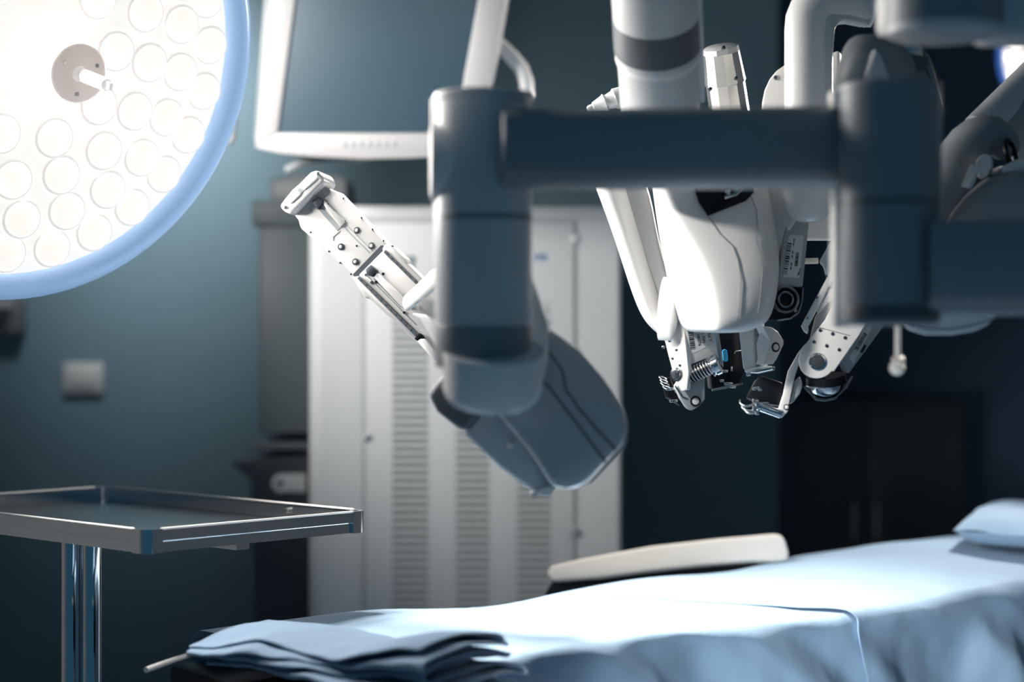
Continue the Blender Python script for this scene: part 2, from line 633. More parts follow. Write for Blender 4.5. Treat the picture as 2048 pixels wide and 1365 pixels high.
# wall fittings
plw = PL(168, 757, 5.2)
t = thing('wall_plate', 'pale square wall plate on the teal wall above the tray', 'wall plate', plw.at(168, 757))
b = MB()
plw.prism(b, [(128, 726), (208, 726), (208, 788), (128, 788)], 0, 0.014, 0.005)
b.build('cover', 'plate', t)
b = MB()
plw.prism(b, [(140, 737), (196, 737), (196, 777), (140, 777)], 0.012, 0.018, 0.003)
b.build('rocker', 'plate', t)
t = thing('wall_outlet', 'dark wall outlet box below the big lamp at the left edge', 'outlet', plw.at(20, 640))
b = MB()
plw.prism(b, [(-40, 598), (54, 598), (54, 668), (-40, 668)], 0, 0.05, 0.006)
b.build('box', 'band', t)
for x in (4, 26):
    b = MB()
    plw.cyl(b, x, 612, 9, 0.048, 0.09, 18, 2)
    b.build('socket', 'plate', t)


# ------------------------------------------------------------------ surgical lamps
def make_lamp(name, label, c, n, R, small=False):
    n = Vector(n).normalized()
    c = Vector(c)
    t = thing(name, label, 'lamp', c)
    g = Vector((0, 0, 1))
    u = (g - n * g.dot(n)).normalized()
    v = n.cross(u)
    k = R / 0.36
    bulge = 0.0 if small else 0.046

    def hgt(r_):
        return bulge * (1 - (r_ / (0.342 * k)) ** 2)
    b = MB()
    b.lathe(c, n, [(-0.11 * k, 0.10 * k), (-0.10 * k, 0.2 * k), (-0.07 * k, 0.29 * k), (-0.03 * k, 0.345 * k), (-0.004 * k, 0.350 * k)], 64)
    b.build('housing', 'white', t)
    b = MB()
    b.lathe(c, n, [(-0.004 * k, 0.342 * k)] + [(hgt(q_ * k), q_ * k) for q_ in (0.342, 0.31, 0.27, 0.22, 0.16, 0.1, 0.05, 0.01)], 64)
    b.build('face_plate', 'lampface', t)
    b = MB()
    a = []
    prof = [(0.345, -0.012), (0.372, -0.018), (0.380, 0.0), (0.378, 0.018), (0.366, 0.030), (0.352, 0.030), (0.344, 0.020), (0.342, 0.004)]
    rings = []
    for i in range(96):
        th = 2 * PI * i / 96
        d = u * math.cos(th) + v * math.sin(th)
        rings.append([c + d * (r * k) + n * (h * k) for r, h in prof])
    b.loft(rings, closed=True)
    b.build('rim', 'rim_dark' if small else 'rim', t, 60)
    # lens collars and lenses
    rr = [(0.125, 9), (0.187, 15), (0.249, 21), (0.306, 26)] if not small else [(0.16, 9), (0.28, 16)]
    lr = (0.0302 if not small else 0.045) * k
    for ri, (rad, cnt) in enumerate(rr):
        for i in range(cnt):
            th = 2 * PI * (i + 0.37 * ri) / cnt
            p = c + (u * math.cos(th) + v * math.sin(th)) * (rad * k) + n * hgt(rad * k)
            if not small and p.x < -1.05:
                continue
            b = MB()
            b.lathe(p + n * 0.001, n, [(0, lr * 0.80), (0.006 * k, lr * 0.92), (0.012 * k, lr * 0.80), (0.017 * k, lr * 0.52), (0.019 * k, 0.0004)], 20)
            ln = b.build('lens', 'lens2' if small else 'lens', t, 60)
            if not small:
                b = MB()
                b.torus(p + n * 0.003, n, lr * 0.96, 0.0026, 20, 6)
                b.build('collar', 'lensring', ln)
    for i in range(7 if not small else 3):
        th = 2 * PI * (i + 0.25) / (7 if not small else 3)
        rad = (0.218 if not small else 0.16) * k
        q = c + (u * math.cos(th) + v * math.sin(th)) * rad + n * (0.022 + hgt(rad))
        l = spot('lamp_bulb', q, q + n, LAMP_W if not small else LAMP_W_SMALL, 165 if not small else 110, 0.45, 0.022, WARM)
        l.parent = t
        l.location = q - c
    if small:
        return t
    # centre hub and handle stub
    b = MB()
    b.lathe(c, n, [(0.03, 0.052), (0.048, 0.05), (0.160, 0.0445), (0.165, 0.043)], 48)
    b.build('hub', 'hub', t)
    hl = bpy.data.lights.new('hub_fill_light', 'POINT')  # added light inside the hub, stands in for glare over it
    hl.energy = 2.0
    hl.color = WARM
    hl.shadow_soft_size = 0.015
    ho = bpy.data.objects.new('hub_fill_light', hl)
    COL.objects.link(ho)
    ho.parent = t
    ho.location = n * 0.07
    b = MB()
    hc = c + n * 0.165
    b.lathe(hc, n, [(0, 0.043), (0.003, 0.043), (0.005, 0.0405), (0.0055, 0.001)], 48)
    cap = b.build('hub_cap', 'hub', t)
    for a in (60, 180, 300):
        b = MB()
        q = hc + (u * math.cos(math.radians(a)) + v * math.sin(math.radians(a))) * 0.029
        b.cyl(q + n * 0.004, q + n * 0.007, 0.003, 12)
        b.build('screw', 'steel', cap)
    b = MB()
    b.lathe(hc, n, [(0.004, 0.0115), (0.012, 0.0095), (0.086, 0.0088), (0.088, 0.007)], 24)
    q = hc + n * 0.088
    b.box(q + n * 0.004, (0.003, 0.006, 0.005), (v, n, u))
    b.build('handle_stub', 'lensring', t)
    # the bulbs' own light
    return t


LAMP_N = Vector((0.634, -0.714, -0.294)).normalized()
LAMP_C = P(52, 104, 2.75)
lamp = make_lamp('surgical_lamp', 'big round surgical lamp with blue rim and many glowing lenses', LAMP_C, LAMP_N, 0.361)
pll = PL(400, 185, (LAMP_C + LAMP_N * 0.0).y, LAMP_N)
pll.o = LAMP_C + LAMP_N * 0.012
pll.s = 2.45 / F
pll.text('iLed 5', 399, 198, (22, -50), 17, 'text_blue', lamp, c=0.0008)
make_lamp('surgical_lamp', 'small far surgical lamp with deep blue rim cut by the right picture edge', P(2118, 128, 3.9), (-0.62, -0.66, -0.42), 0.135, True)


# ------------------------------------------------------------------ instrument tray on a stand
def make_tray():
    z = 1.12
    A = P(735, 1022, 2.828)
    A.z = z
    p = Vector((0.686, 0.728, 0))
    q = Vector((-0.728, 0.686, 0))
    L1, L2 = 0.41, 0.69
    cor = [A, A - p * L1, A - p * L1 + q * L2, A + q * L2]
    ctr = sum(cor, Vector()) / 4
    t = thing('instrument_stand', 'chrome instrument tray stand with shallow empty tray on a steel post', 'stand', (ctr.x, ctr.y, 0))
    H = 0.032
    cc = 0.028

    def wall(a, b_):
        d = (b_ - a).normalized()
        inw = Vector((-d.y, d.x, 0))
        if (ctr - a).dot(inw) < 0:
            inw = -inw
        a2, b2 = a + d * cc, b_ - d * cc
        prof = [(0, -0.001), (0.0012, 0.0), (0.004, 0.0), (0.0055, -0.003), (0.0055, -H + 0.006), (0.011, -H + 0.004), (0.011, -H), (0.004, -H), (0.0045, -H * 0.55), (0, -H * 0.5)]
        mb = MB()
        mb.loft([[s + inw * i + Vector((0, 0, zz)) for i, zz in prof] for s in (a2, b2)])
        sw = mb.build('side_wall', 'chrome', t, 25)
        mb = MB()
        mb.cyl(a2 + inw * 0.0022 + Vector((0, 0, 0.0002)), b2 + inw * 0.0022 + Vector((0, 0, 0.0002)), 0.0021, 10)
        mb.build('edge_trim', 'glint_steel', sw)  # added trim, draws the bright glint along the rim

    for i in range(4):
        wall(cor[i], cor[(i + 1) % 4])
    for i in range(4):
        c0 = cor[i]
        d1 = (cor[(i + 1) % 4] - c0).normalized()
        d0 = (cor[i - 1] - c0).normalized()
        mb = MB()
        r = 0.016
        out = [c0 + d0 * (cc + 0.002)]
        for k in range(7):
            th = k / 6 * PI / 2
            out.append(c0 + d0 * (r - r * math.sin(th)) + d1 * (r - r * math.cos(th)))
        out.append(c0 + d1 * (cc + 0.002))
        inn = [c0 + d1 * (cc + 0.002) + d0 * 0.007]
        for k in range(6, -1, -1):
            th = k / 6 * PI / 2
            inn.append(c0 + (d0 + d1) * 0.007 + d0 * (0.010 - 0.010 * math.sin(th)) + d1 * (0.010 - 0.010 * math.cos(th)))
        inn.append(c0 + d0 * (cc + 0.002) + d1 * 0.007)
        m_ = -0.0006
        mb.prism([v + Vector((0, 0, 0.0008)) + (c0 - ctr).normalized() * 0.0006 for v in out + inn], (0, 0, -H - 0.0012))
        mb.build('corner_clip', 'chrome', t, 25)
    mb = MB()
    e = 0.009
    fl = [cor[0] + (-p + q) * e, cor[1] + (p + q) * e, cor[2] + (p - q) * e, cor[3] + (-p - q) * e]
    mb.prism([v + Vector((0, 0, -H + 0.008)) for v in fl], (0, 0, -0.006))
    mb.build('pan', 'darksteel', t, 25)
    # square tube frame under the pan, posts, foot
    zb = z - H - 0.002
    x_ = P(163, 1097, 2.83)
    x_.z = zb
    for dx, r in ((-0.0165, 0.0150), (0.0150, 0.0155)):
        mb = MB()
        mb.cyl(Vector((x_.x + dx, x_.y, 0.05)), Vector((x_.x + dx, x_.y, zb)), r, 32)
        mb.build('post', 'chrome', t)
    mb = MB()
    mb.box((ctr.x, ctr.y, zb - 0.006), (0.012, 0.30, 0.006), (p, q, Vector((0, 0, 1))))
    mb.build('support_bar', 'chrome', t)
    mb = MB()
    mb.box((x_.x, x_.y, 0.035), (0.03, 0.28, 0.02), (p, q, Vector((0, 0, 1))), 0.006)
    mb.box((x_.x - 0.1, x_.y + 0.1, 0.035), (0.22, 0.03, 0.02), (p, q, Vector((0, 0, 1))), 0.006)
    mb.build('foot', 'chrome', t)
    # small screw on the far wall
    mb = MB()
    s = cor[3] + p * 0 + (cor[0] - cor[3]) * 0.74 + Vector((0, 0, -0.010))
    s = s - p * 0.0055
    mb.cyl(s, s - p * 0.006, 0.0045, 14, bev=0.001)
    mb.build('rivet', 'steel', t)


make_tray()


# ------------------------------------------------------------------ operating table, drapes, pads
T0 = Vector((0.145, 2.66, 0))
TE = Vector((0.794, 0.607, 0))
TN = Vector((-0.607, 0.794, 0))


def lerp_table(tab, x):
    return float(np.interp(x, [a for a, _ in tab], [b for _, b in tab]))


FAR_Z = [(-0.7, 0.950), (-0.3, 0.958), (-0.155, 0.962), (0.0, 0.950), (0.12, 0.9445), (0.2, 0.953), (0.27, 0.9596), (0.43, 0.966), (0.6, 0.957), (0.7, 0.966), (0.8, 0.974), (1.0, 0.985), (1.24, 0.984), (2.0, 0.99)]
NEAR_Z = [(-0.7, 0.930), (-0.3, 0.945), (0.0, 0.955), (0.46, 0.944), (0.77, 0.955), (1.2, 0.975), (2.0, 0.98)]


def sm(tab, s):
    return sum(lerp_table(tab, s + d) for d in (-0.06, -0.03, 0, 0.03, 0.06)) / 5


def top_z(s, t):
    w = smoothstep(0.0, 0.40, t)
    z = sm(NEAR_Z, s) * (1 - w) + sm(FAR_Z, s) * w
    z += 0.010 * math.sin(PI * min(1, max(0, t / 0.4)))
    z += 0.004 * noise.noise(Vector((s * 7, t * 9, 3.1)))
    return z


def drape_pt(s, a, lift=0.0, end=-0.62):
    """a: arc length across: 0..0.40 on top; below 0 the near drop, above 0.40 the far drop"""
    if a < 0:
        R = 0.020
        q = -a
        arcl = R * PI / 2
        z0 = top_z(s, 0.0)
        if q < arcl:
            th = q / R
            off, dz = R * math.sin(th), R * (1 - math.cos(th))
        else:
            off, dz = R, R + (q - arcl)
        dn = smoothstep(0.02, 0.12, q)
        fold = 0.016 * math.sin(s * 19 + 2.2 * math.sin(s * 5.3 + 0.7) - q * 3) + 0.010 * noise.noise(Vector((s * 16, q * 5, 1.7)))
        diag = 0.017 * noise.noise(Vector((s * 11 - q * 14, q * 4 + s * 3, 5.5))) * smoothstep(0.0, 0.05, q)
        puck = -0.011 * abs(noise.noise(Vector((s * 14 - q * 10, q * 10, 8.2)))) * smoothstep(0.0, 0.03, q)
        off += fold * dn + diag + 0.03 * smoothstep(0.05, 0.4, q)
        t = -off - lift
        z = z0 - dz + puck + lift * max(0, 1 - q / arcl)
    elif a <= 0.40:
        t = a
        z = top_z(s, a) + lift
        z += 0.0035 * noise.noise(Vector((s * 22, a * 10, 0.3))) * smoothstep(0.12, 0.0, a)
    else:
        q = a - 0.40
        R = 0.03
        arcl = R * PI / 2
        z0 = top_z(s, 0.40)
        if q < arcl:
            th = q / R
            off, dz = R * math.sin(th), R * (1 - math.cos(th))
        else:
            off, dz = R, R + (q - arcl)
        t = 0.40 + off + lift + 0.01 * math.sin(s * 17) * smoothstep(0.03, 0.15, q)
        z = z0 - dz
    v = T0 + TE * s + TN * t
    v.z = z
    # beyond the left end the cloth hangs down
    return v


ARCS = list(np.concatenate([np.linspace(-0.45, -0.16, 18), np.linspace(-0.15, 0.02, 36), np.linspace(0.035, 0.38, 30), np.linspace(0.39, 0.47, 12), np.linspace(0.5, 0.75, 6)]))


def make_table():
    c = T0 + TE * 0.6 + TN * 0.2
    t = thing('operating_table', 'operating table hidden under the blue drapes, only its pale side rail showing', 'table', (c.x, c.y, 0))
    b = MB()
    b.box((c.x, c.y, 0.84), (1.12, 0.185, 0.03), (TE, TN, Vector((0, 0, 1))), 0.01)
    b.build('tabletop', 'steel', t)
    b = MB()
    b.box((c.x, c.y, 0.895), (1.12, 0.17, 0.025), (TE, TN, Vector((0, 0, 1))), 0.012)
    b.build('mattress', 'black', t)
    b = MB()
    b.box((c.x, c.y, 0.45), (0.16, 0.13, 0.36), (TE, TN, Vector((0, 0, 1))), 0.02)
    b.build('column', 'white', t)
    b = MB()
    b.box((c.x, c.y, 0.05), (0.5, 0.2, 0.05), (TE, TN, Vector((0, 0, 1))), 0.02)
    b.build('base', 'white', t)


make_table()


def make_drapes():
    # lower drape over the left half, overlapped by the right one
    b = MB()
    S_L = np.linspace(-0.45, 0.62, 140)
    G = [[b.bm.verts.new(drape_pt(float(s), float(a))) for a in ARCS] for s in S_L]
    for i in range(len(G) - 1):
        for j in range(len(ARCS) - 1):
            b.bm.faces.new((G[i][j], G[i + 1][j], G[i + 1][j + 1], G[i][j + 1]))
    o = b.build('surgical_drape', 'drape', None, 180)
    tag(o, 'blue surgical drape under the bright light on the near half of the table', 'drape')
    b = MB()
    G = []
    K = np.linspace(0, 1, 140) ** 1.15
    for k in K:
        row = []
        for a in ARCS:
            hem = 0.475 - 1.05 * max(a, -0.02) + 0.012 * math.sin(a * 30)
            s = hem + float(k) * (1.75 - hem)
            curl = 0.003 * math.exp(-float(k) * 60) * smoothstep(0.12, 0.0, a)
            row.append(b.bm.verts.new(drape_pt(s, float(a), 0.0008 + 0.0034 * smoothstep(0.12, 0.0, a) + curl)))
        G.append(row)
    for i in range(len(G) - 1):
        for j in range(len(ARCS) - 1):
            b.bm.faces.new((G[i][j], G[i + 1][j], G[i + 1][j + 1], G[i][j + 1]))
    o = b.build('surgical_drape', 'drape', None, 180, solidify=0.0012)
    tag(o, 'blue surgical drape on the far half of the table with a dark hem line', 'drape')


make_drapes()


def cushion(name, m, corners, h, parent, cap=0.35, seg=14, wob=0.004, seed=0):
    """soft slab over four bottom corners (world)"""
    a, b_, c, d = corners
    mb = MB()
    N = seg
    top, bot = [], []
    for i in range(N + 1):
        rt, rb = [], []
        for j in range(N + 1):
            u, v = i / N, j / N
            p = a * (1 - u) * (1 - v) + b_ * u * (1 - v) + c * u * v + d * (1 - u) * v
            e = (1 - abs(2 * u - 1) ** 6) ** cap * (1 - abs(2 * v - 1) ** 6) ** cap
            w = wob * noise.noise(Vector((u * 4 + seed, v * 4, seed)))
            rt.append(mb.bm.verts.new(p + Vector((0, 0, h * (0.5 + 0.5 * e) + w))))
            rb.append(mb.bm.verts.new(p + Vector((0, 0, h * (0.5 - 0.5 * e)))))
        top.append(rt)
        bot.append(rb)
    for i in range(N):
        for j in range(N):
            mb.bm.faces.new((top[i][j], top[i + 1][j], top[i + 1][j + 1], top[i][j + 1]))
            mb.bm.faces.new((bot[i][j], bot[i][j + 1], bot[i + 1][j + 1], bot[i + 1][j]))
    bmesh.ops.remove_doubles(mb.bm, verts=mb.bm.verts[:], dist=0.0004)
    return mb.build(name, m, parent, 60, subsurf=1)


def on_table(s, t, dz=0.0):
    v = T0 + TE * s + TN * t
    v.z = top_z(s, min(0.4, max(0, t))) + dz
    return v


# small pillow at the head end
pc = [P(1905, 1098, 3.45), P(2230, 1112, 3.25), P(2200, 1080, 3.85), P(1960, 1070, 3.8)]
zz = on_table(1.1, 0.3).z + 0.004
for v in pc:
    v.z = zz
pil = cushion('pillow', 'drape', pc, 0.062, None, 0.45, 18, 0.010, 3)
tag(pil, 'blue cloth covered pillow on the far right end of the table', 'pillow')

# arm board beyond the table
D = 3.42
t = thing('arm_board', 'arm board with pale beige pad sticking out beyond the draped table', 'arm board', P(1335, 1170, D))
pl = PL(1335, 1130, D, (-0.12, -0.97, 0.22))
b = MB()
o = arc(1112, 1147, 17, 80, 270, 8) + [(1165, 1118), (1300, 1093), (1440, 1077), (1545, 1068), (1560, 1069), (1569, 1078), (1577, 1104), (1576, 1121), (1555, 1124), (1500, 1124), (1420, 1131), (1300, 1144), (1200, 1157)]
pl.prism(b, o, -0.15, 0.0, 0.006, 3)
b.build('pad', 'beige', t)
b = MB()
pl.prism(b, [(1108, 1158), (1200, 1158), (1330, 1143), (1440, 1131), (1545, 1126), (1545, 1215), (1086, 1225), (1090, 1180)], -0.15, -0.008, 0.008, 3)
b.build('pad_base', 'black', t)
b = MB()
c = pl.at(1330, 1190, -0.07)
b.cyl(Vector((c.x, c.y, 0.0)), Vector((c.x, c.y, c.z + 0.03)), 0.02, 16)
b.build('support_rod', 'steel', t)


# folded drape pile
def make_folded():
    base = P(410, 1258, 2.44)
    far = P(592, 1227, 2.58)
    lx = Vector((0.73, -0.685, 0)).normalized()
    wy = Vector((0.62, 0.78, 0)).normalized()
    L = 0.415
    W = 0.175
    nlay = 7
    gap = 0.0062
    path = []
    for k in range(nlay):
        z = k * gap
        e0 = 0.010 * math.sin(k * 2.1 + 0.6) + (0.022 if k in (2, 5) else 0.0)
        e1 = W - 0.004 * k
        seq = [(float(x), z) for x in np.linspace(e0, e1, 16)]
        if k % 2 == 0:
            seq = seq[::-1]
        path += seq
        if k < nlay - 1:
            cx = seq[-1][0]
            sg = -1 if k % 2 == 0 else 1
            for a in (-60, -30, 0, 30, 60):
                path.append((cx + sg * gap * 0.9 * math.cos(math.radians(a)), z + gap / 2 + gap / 2 * math.sin(math.radians(a))))
    b = MB()
    G = []
    NX = 56
    o0 = base.copy()
    zt = on_table(-0.42, 0.06).z
    zmax = (nlay - 1) * gap
    for i, (y, z) in enumerate(path):
        row = []
        k = z / gap
        for j in range(NX + 1):
            f = j / NX
            e = 0.012 * math.sin(k * 1.7) * (1 if f > 0.5 else 0.6)      # uneven layer ends
            x = f * (L + e) - 0.006 * (1 - f) * k
            w = y / W
            up = smoothstep(0.62, 0.97, f)
            dn = smoothstep(0.30, 0.0, f) * (1 - w)
            wav = 0.0050 * noise.noise(Vector((x * 10, w * 2.5, 0.25 * k))) + 0.0028 * noise.noise(Vector((x * 26, w * 5, 1.3 * k)))
            crown = 0.010 * math.sin(PI * min(1, max(0, w))) * (1 - 0.4 * up)
            curl = 0.014 * up * (z / zmax) * (0.55 + 0.45 * math.sin(PI * min(1, max(0, w))))
            p = o0 + lx * x + wy * (y + 0.010 * math.sin(x * 15 + k))
            p.z = zt + 0.011 + z * (0.85 + 0.45 * up) + wav + crown + curl - 0.014 * dn * (0.4 + z / zmax)
            row.append(b.bm.verts.new(p))
        G.append(row)
    for i in range(len(G) - 1):
        for j in range(NX):
            b.bm.faces.new((G[i][j], G[i + 1][j], G[i + 1][j + 1], G[i][j + 1]))
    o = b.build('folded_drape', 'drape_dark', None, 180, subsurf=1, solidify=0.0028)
    tag(o, 'folded blue cloth in a flat layered stack on the near end of the table', 'folded cloth')


make_folded()
# side rail of the table peeping out at the left end
tb = [o for o in bpy.data.objects if o.name == 'operating_table'][0]
b = MB()
b.tube([P(292, 1341, 2.50), P(350, 1320, 2.56), P(385, 1309, 2.60)], S(6, 2.5), 12)
b.tube([P(384, 1311, 2.59), P(387, 1304, 2.59), P(417, 1299, 2.63)], S(7, 2.5), 12)
b.build('side_rail', 'white', tb)

UP = Vector((0, 0, 1))


def vpost(b, px, d, rpx, y0, y1, lip=6, bev=10):
    """vertical round column between picture heights y0 (top) and y1 (bottom)"""
    p0, p1 = P(px, y1, d), P(px, y0, d)
    r, lipm, bv = S(rpx, d), S(lip, d), S(bev, d)
    L = (p1 - p0).length
    prof = [(0, r - bv), (bv * 0.25, r - bv * 0.3), (bv, r), (L - bv * 1.6, r), (L - bv * 1.4, r + lipm * 0.5), (L - bv * 0.4, r + lipm * 0.5), (L - bv * 0.1, r), (L, r - bv * 0.6)]
    b.lathe(p0, p1 - p0, prof, 64)


def ring(px, d, rpx, y, h, name, m, parent):
    b = MB()
    p = P(px, y, d)
    r = S(rpx, d)
    b.lathe(p - UP * S(h / 2, d), UP, [(0, r - 0.001), (0.0006, r + 0.0006), (S(h, d) - 0.0006, r + 0.0006), (S(h, d), r - 0.001)], 64)
    return b.build(name, m, parent)


# ================================================================== arm in the foreground
def arm_front():
    d = 2.12
    t = thing('robotic_arm', 'foreground robotic arm with two thick columns joined by a horizontal beam', 'robot arm', P(967, 450, d))
    b = MB()
    vpost(b, 967, d, 97, 186, 722, 6, 12)
    col = b.build('column', 'post', t)
    ring(967, d, 97, 438, 12, 'seam_ring', 'midgrey', col)
    b = MB()
    c = P(967, 712, d)
    r = S(97.6, d)
    b.lathe(P(967, 735, d), UP, [(0, r * 0.97), (0.004, r), (S(82, d), r), (S(84, d), r - 0.001)], 64)
    b.build('lower_band', 'midgrey', col)
    # side boss facing left
    b = MB()
    b.lathe(P(884, 325, d + 0.0), (-1, -0.05, 0), [(-0.02, S(80, d)), (S(14, d), S(80, d)), (S(22, d), S(76, d)), (S(25, d), S(60, d)), (S(25.5, d), 0.001)], 40)
    b.build('side_boss', 'white', t)
    b = MB()
    pl = PL(872, 225, d + 0.01)
    pl.prism(b, [(862, 196), (886, 192), (900, 260), (862, 262)], -0.03, 0.012, 0.005, 3)
    b.build('lit_edge_strip', 'white', t)  # white piece added for the lit strip on the column's left edge
    b = MB()
    pl = PL(878, 520, d + 0.02)
    pl.prism(b, [(866, 392), (900, 392), (900, 655), (870, 655)], -0.02, 0.004, 0.004, 3)
    b.build('lit_edge_strip', 'white', t)  # lower stretch of the lit strip, also an added white piece
    # bowl shaped wrist under the column, tilted
    b = MB()
    ax = Vector((0.03, -0.30, 0.95)).normalized()
    c = P(986, 737, d - 0.012)
    k = S(1, d)
    b.lathe(c, ax, [(-78 * k, 40 * k), (-76 * k, 62 * k), (-68 * k, 84 * k), (-54 * k, 95 * k), (-36 * k, 100 * k), (10 * k, 103 * k), (40 * k, 103 * k)], 48)
    b.build('wrist_cup', 'white_gloss', t, 60)
    b = MB()
    pl = PL(1040, 680, 2.20)
    pl.prism(b, [(1000, 530), (1056, 535), (1066, 560), (1082, 605), (1097, 648), (1096, 716), (1087, 768), (1064, 796), (1020, 804), (960, 795), (940, 700)], -0.11, 0.0, 0.008, 3)
    b.build('wrist_block', 'white', t)
    # horizontal beam
    b = MB()
    pl = PL(1350, 290, 2.04, (0.02, -1, 0))
    prof = [(218, 0.0), (232, 0.012), (338, 0.012), (352, 0.004), (362, -0.008), (369, -0.025), (370, -0.07), (362, -0.09), (230, -0.09), (216, -0.075), (213, -0.02)]
    rings = []
    for x, dy in ((1004, 6), (1012, 2), (1700, -8)):
        rings.append([pl.at(x, y + dy * (0.7 if y < 290 else 0.2), c - (0.006 if x < 1008 else 0)) for y, c in prof])
    b.loft(rings)
    b.build('beam', 'shaded_paint', t, 50)
    # right column
    d2 = 2.00
    b = MB()
    vpost(b, 1779, d2, 98, 168, 652, 6, 14)
    col2 = b.build('column', 'shaded_paint', t)
    ring(1779, d2, 98, 408, 10, 'seam_ring', 'band', col2)
    b = MB()
    r = S(98, d2)
    b.lathe(P(1779, 640, d2), UP, [(0, r), (0.001, r + 0.0008), (S(26, d2), r + 0.0008), (S(28, d2), r)], 64)
    b.build('lower_band', 'band', col2)
    b = MB()
    pl = PL(1680, 195, d2 + 0.02)
    pl.prism(b, [(1664, 176), (1700, 172), (1700, 214), (1664, 216)], -0.03, 0.0, 0.005, 3)
    b.build('side_boss', 'white', t)
    b = MB()
    pl = PL(1684, 520, d2 + 0.035)
    pl.prism(b, [(1668, 372), (1705, 372), (1705, 655), (1668, 655)], -0.03, 0.0, 0.006, 3)
    b.build('lit_edge_strip', 'white', t)  # white piece added where light catches the right column's left edge
    b = MB()
    pl = PL(1880, 300, d2 + 0.03)
    pl.prism(b, [(1860, 180), (1886, 184), (1886, 640), (1860, 640)], -0.03, 0.0, 0.004, 3)
    b.build('lit_edge_strip', 'post', t)  # paler piece added for the lighter right edge of the column
    # link going right out of the picture
    b = MB()
    pl = PL(1960, 530, 1.95)
    prof = [(442, 0.0), (452, 0.010), (590, 0.010), (604, 0.002), (618, -0.010), (628, -0.03), (630, -0.08), (440, -0.08), (438, -0.02)]
    b.loft([[pl.at(x, y, c) for y, c in prof] for x in (1858, 2200)])
    b.build('link', 'shaded_paint', t, 50)
    b = MB()
    pl = PL(1880, 640, 1.98)
    pl.prism(b, [(1840, 600), (1872, 600), (1888, 612), (1884, 636), (1862, 648), (1835, 648)], -0.04, 0.0, 0.008, 3)
    b.build('corner_cap', 'post', t)

    # housing hanging below the column
    n = Vector((-0.10, -0.98, 0.10)).normalized()
    pl = PL(1100, 850, 2.28, n)
    b = MB()
    out = [(940, 770), (1040, 690), (1098, 655), (1160, 700), (1205, 752), (1248, 820), (1255, 852), (1243, 888), (1172, 962), (1145, 977), (1114, 977), (1098, 966), (1070, 920), (1020, 858)]
    pl.prism(b, out, -0.13, 0.0, 0.030, 8)
    hs = b.build('housing_lid', 'post_gloss', t, 60)
    b = MB()
    pl.strip(b, [(1060, 742), (1096, 772), (1122, 806), (1168, 866), (1212, 926)], 5, -0.001, 0.0006)
    pl.strip(b, [(1098, 705), (1124, 740), (1132, 780), (1160, 820), (1196, 862), (1232, 900)], 5, -0.001, 0.0006)
    b.build('seam', 'seam', hs)
    b = MB()
    pl2 = PL(900, 800, 2.32, (-0.45, -0.85, -0.25))
    pl2.prism(b, [(850, 792), (884, 745), (930, 735), (990, 790), (978, 812), (938, 862), (924, 868), (900, 852), (870, 828)], -0.08, 0.0, 0.010, 4)
    b.build('housing_side', 'band', t)
    b = MB()
    pl3 = PL(1000, 900, 2.32, (-0.30, -0.90, -0.30))
    pl3.prism(b, [(920, 868), (950, 830), (980, 810), (1030, 850), (1078, 930), (1100, 976), (1084, 988), (1066, 992), (1040, 972), (1000, 942)], -0.08, 0.0, 0.009, 4)
    b.build('housing_bottom', 'post_gloss', t)
    b = MB()
    for q in ([(1060, 985), (1068, 995), (1078, 991), (1080, 978)], [(1080, 976), (1084, 991), (1100, 991), (1108, 980), (1104, 970)]):
        pl3.prism(b, q, -0.05, 0.004, 0.001)
    b.build('foot_clip', 'white', t)
    b = MB()
    pl3.cyl(b, 1023, 888, 7, -0.002, 0.008, 16, 2)
    b.build('pin', 'beige', t)

    # ---------------- slide rail
    n = Vector((-0.28, -0.955, 0.07)).normalized()
    pl = PL(720, 530, 2.78, n)
    T = 0.026
    b = MB()
    plate = [(628, 382), (650, 372), (664, 380), (676, 384), (778, 492), (905, 628), (905, 750), (880, 722), (712, 556), (600, 456), (596, 440), (588, 430)]
    pl.prism(b, plate, -T, 0, 0.003)
    rail = b.build('slide_rail', 'rail_paint', t)
    b = MB()
    pl.prism(b, [(566, 416), (574, 404), (592, 382), (606, 370), (628, 348), (640, 343), (650, 350), (656, 366), (590, 432), (576, 426)], -T - 0.012, 0.016, 0.005, 3)
    b.build('end_cap', 'white_gloss', rail)
    b = MB()
    pl.prism(b, [(586, 405), (607, 386), (612, 392), (590, 412)], 0.012, 0.0185, 0.002)
    pl.prism(b, [(612, 377), (640, 354), (645, 361), (618, 384)], 0.012, 0.0185, 0.002)
    b.build('cap_ridge', 'white_gloss', rail)
    for x, y in ((579, 418), (644, 351)):
        b = MB()
        pl.cyl(b, x, y, 4, 0.014, 0.0185, 14, 1)
        b.build('screw', 'steel', rail)
    b = MB()
    pl.prism(b, [(602, 385), (608, 379), (616, 384), (610, 392)], 0.012, 0.0172)
    b.build('notch', 'midgrey', rail)
    # groove with dark sensor block
    b = MB()
    pl.prism(b, [(626, 404), (639, 394), (650, 405), (642, 414), (638, 420)], -0.001, 0.006, 0.001)
    b.build('sensor_block', 'dark', rail)
    b = MB()
    pl.prism(b, [(638, 420), (643, 414), (681, 456), (675, 462)], -0.001, 0.0008)
    b.build('groove', 'midgrey', rail)
    b = MB()
    pl.prism(b, [(645, 405), (650, 402), (692, 445), (682, 456)], -0.001, 0.004, 0.001)
    b.build('rail_bar', 'rail_paint', rail)
    b = MB()
    b = None
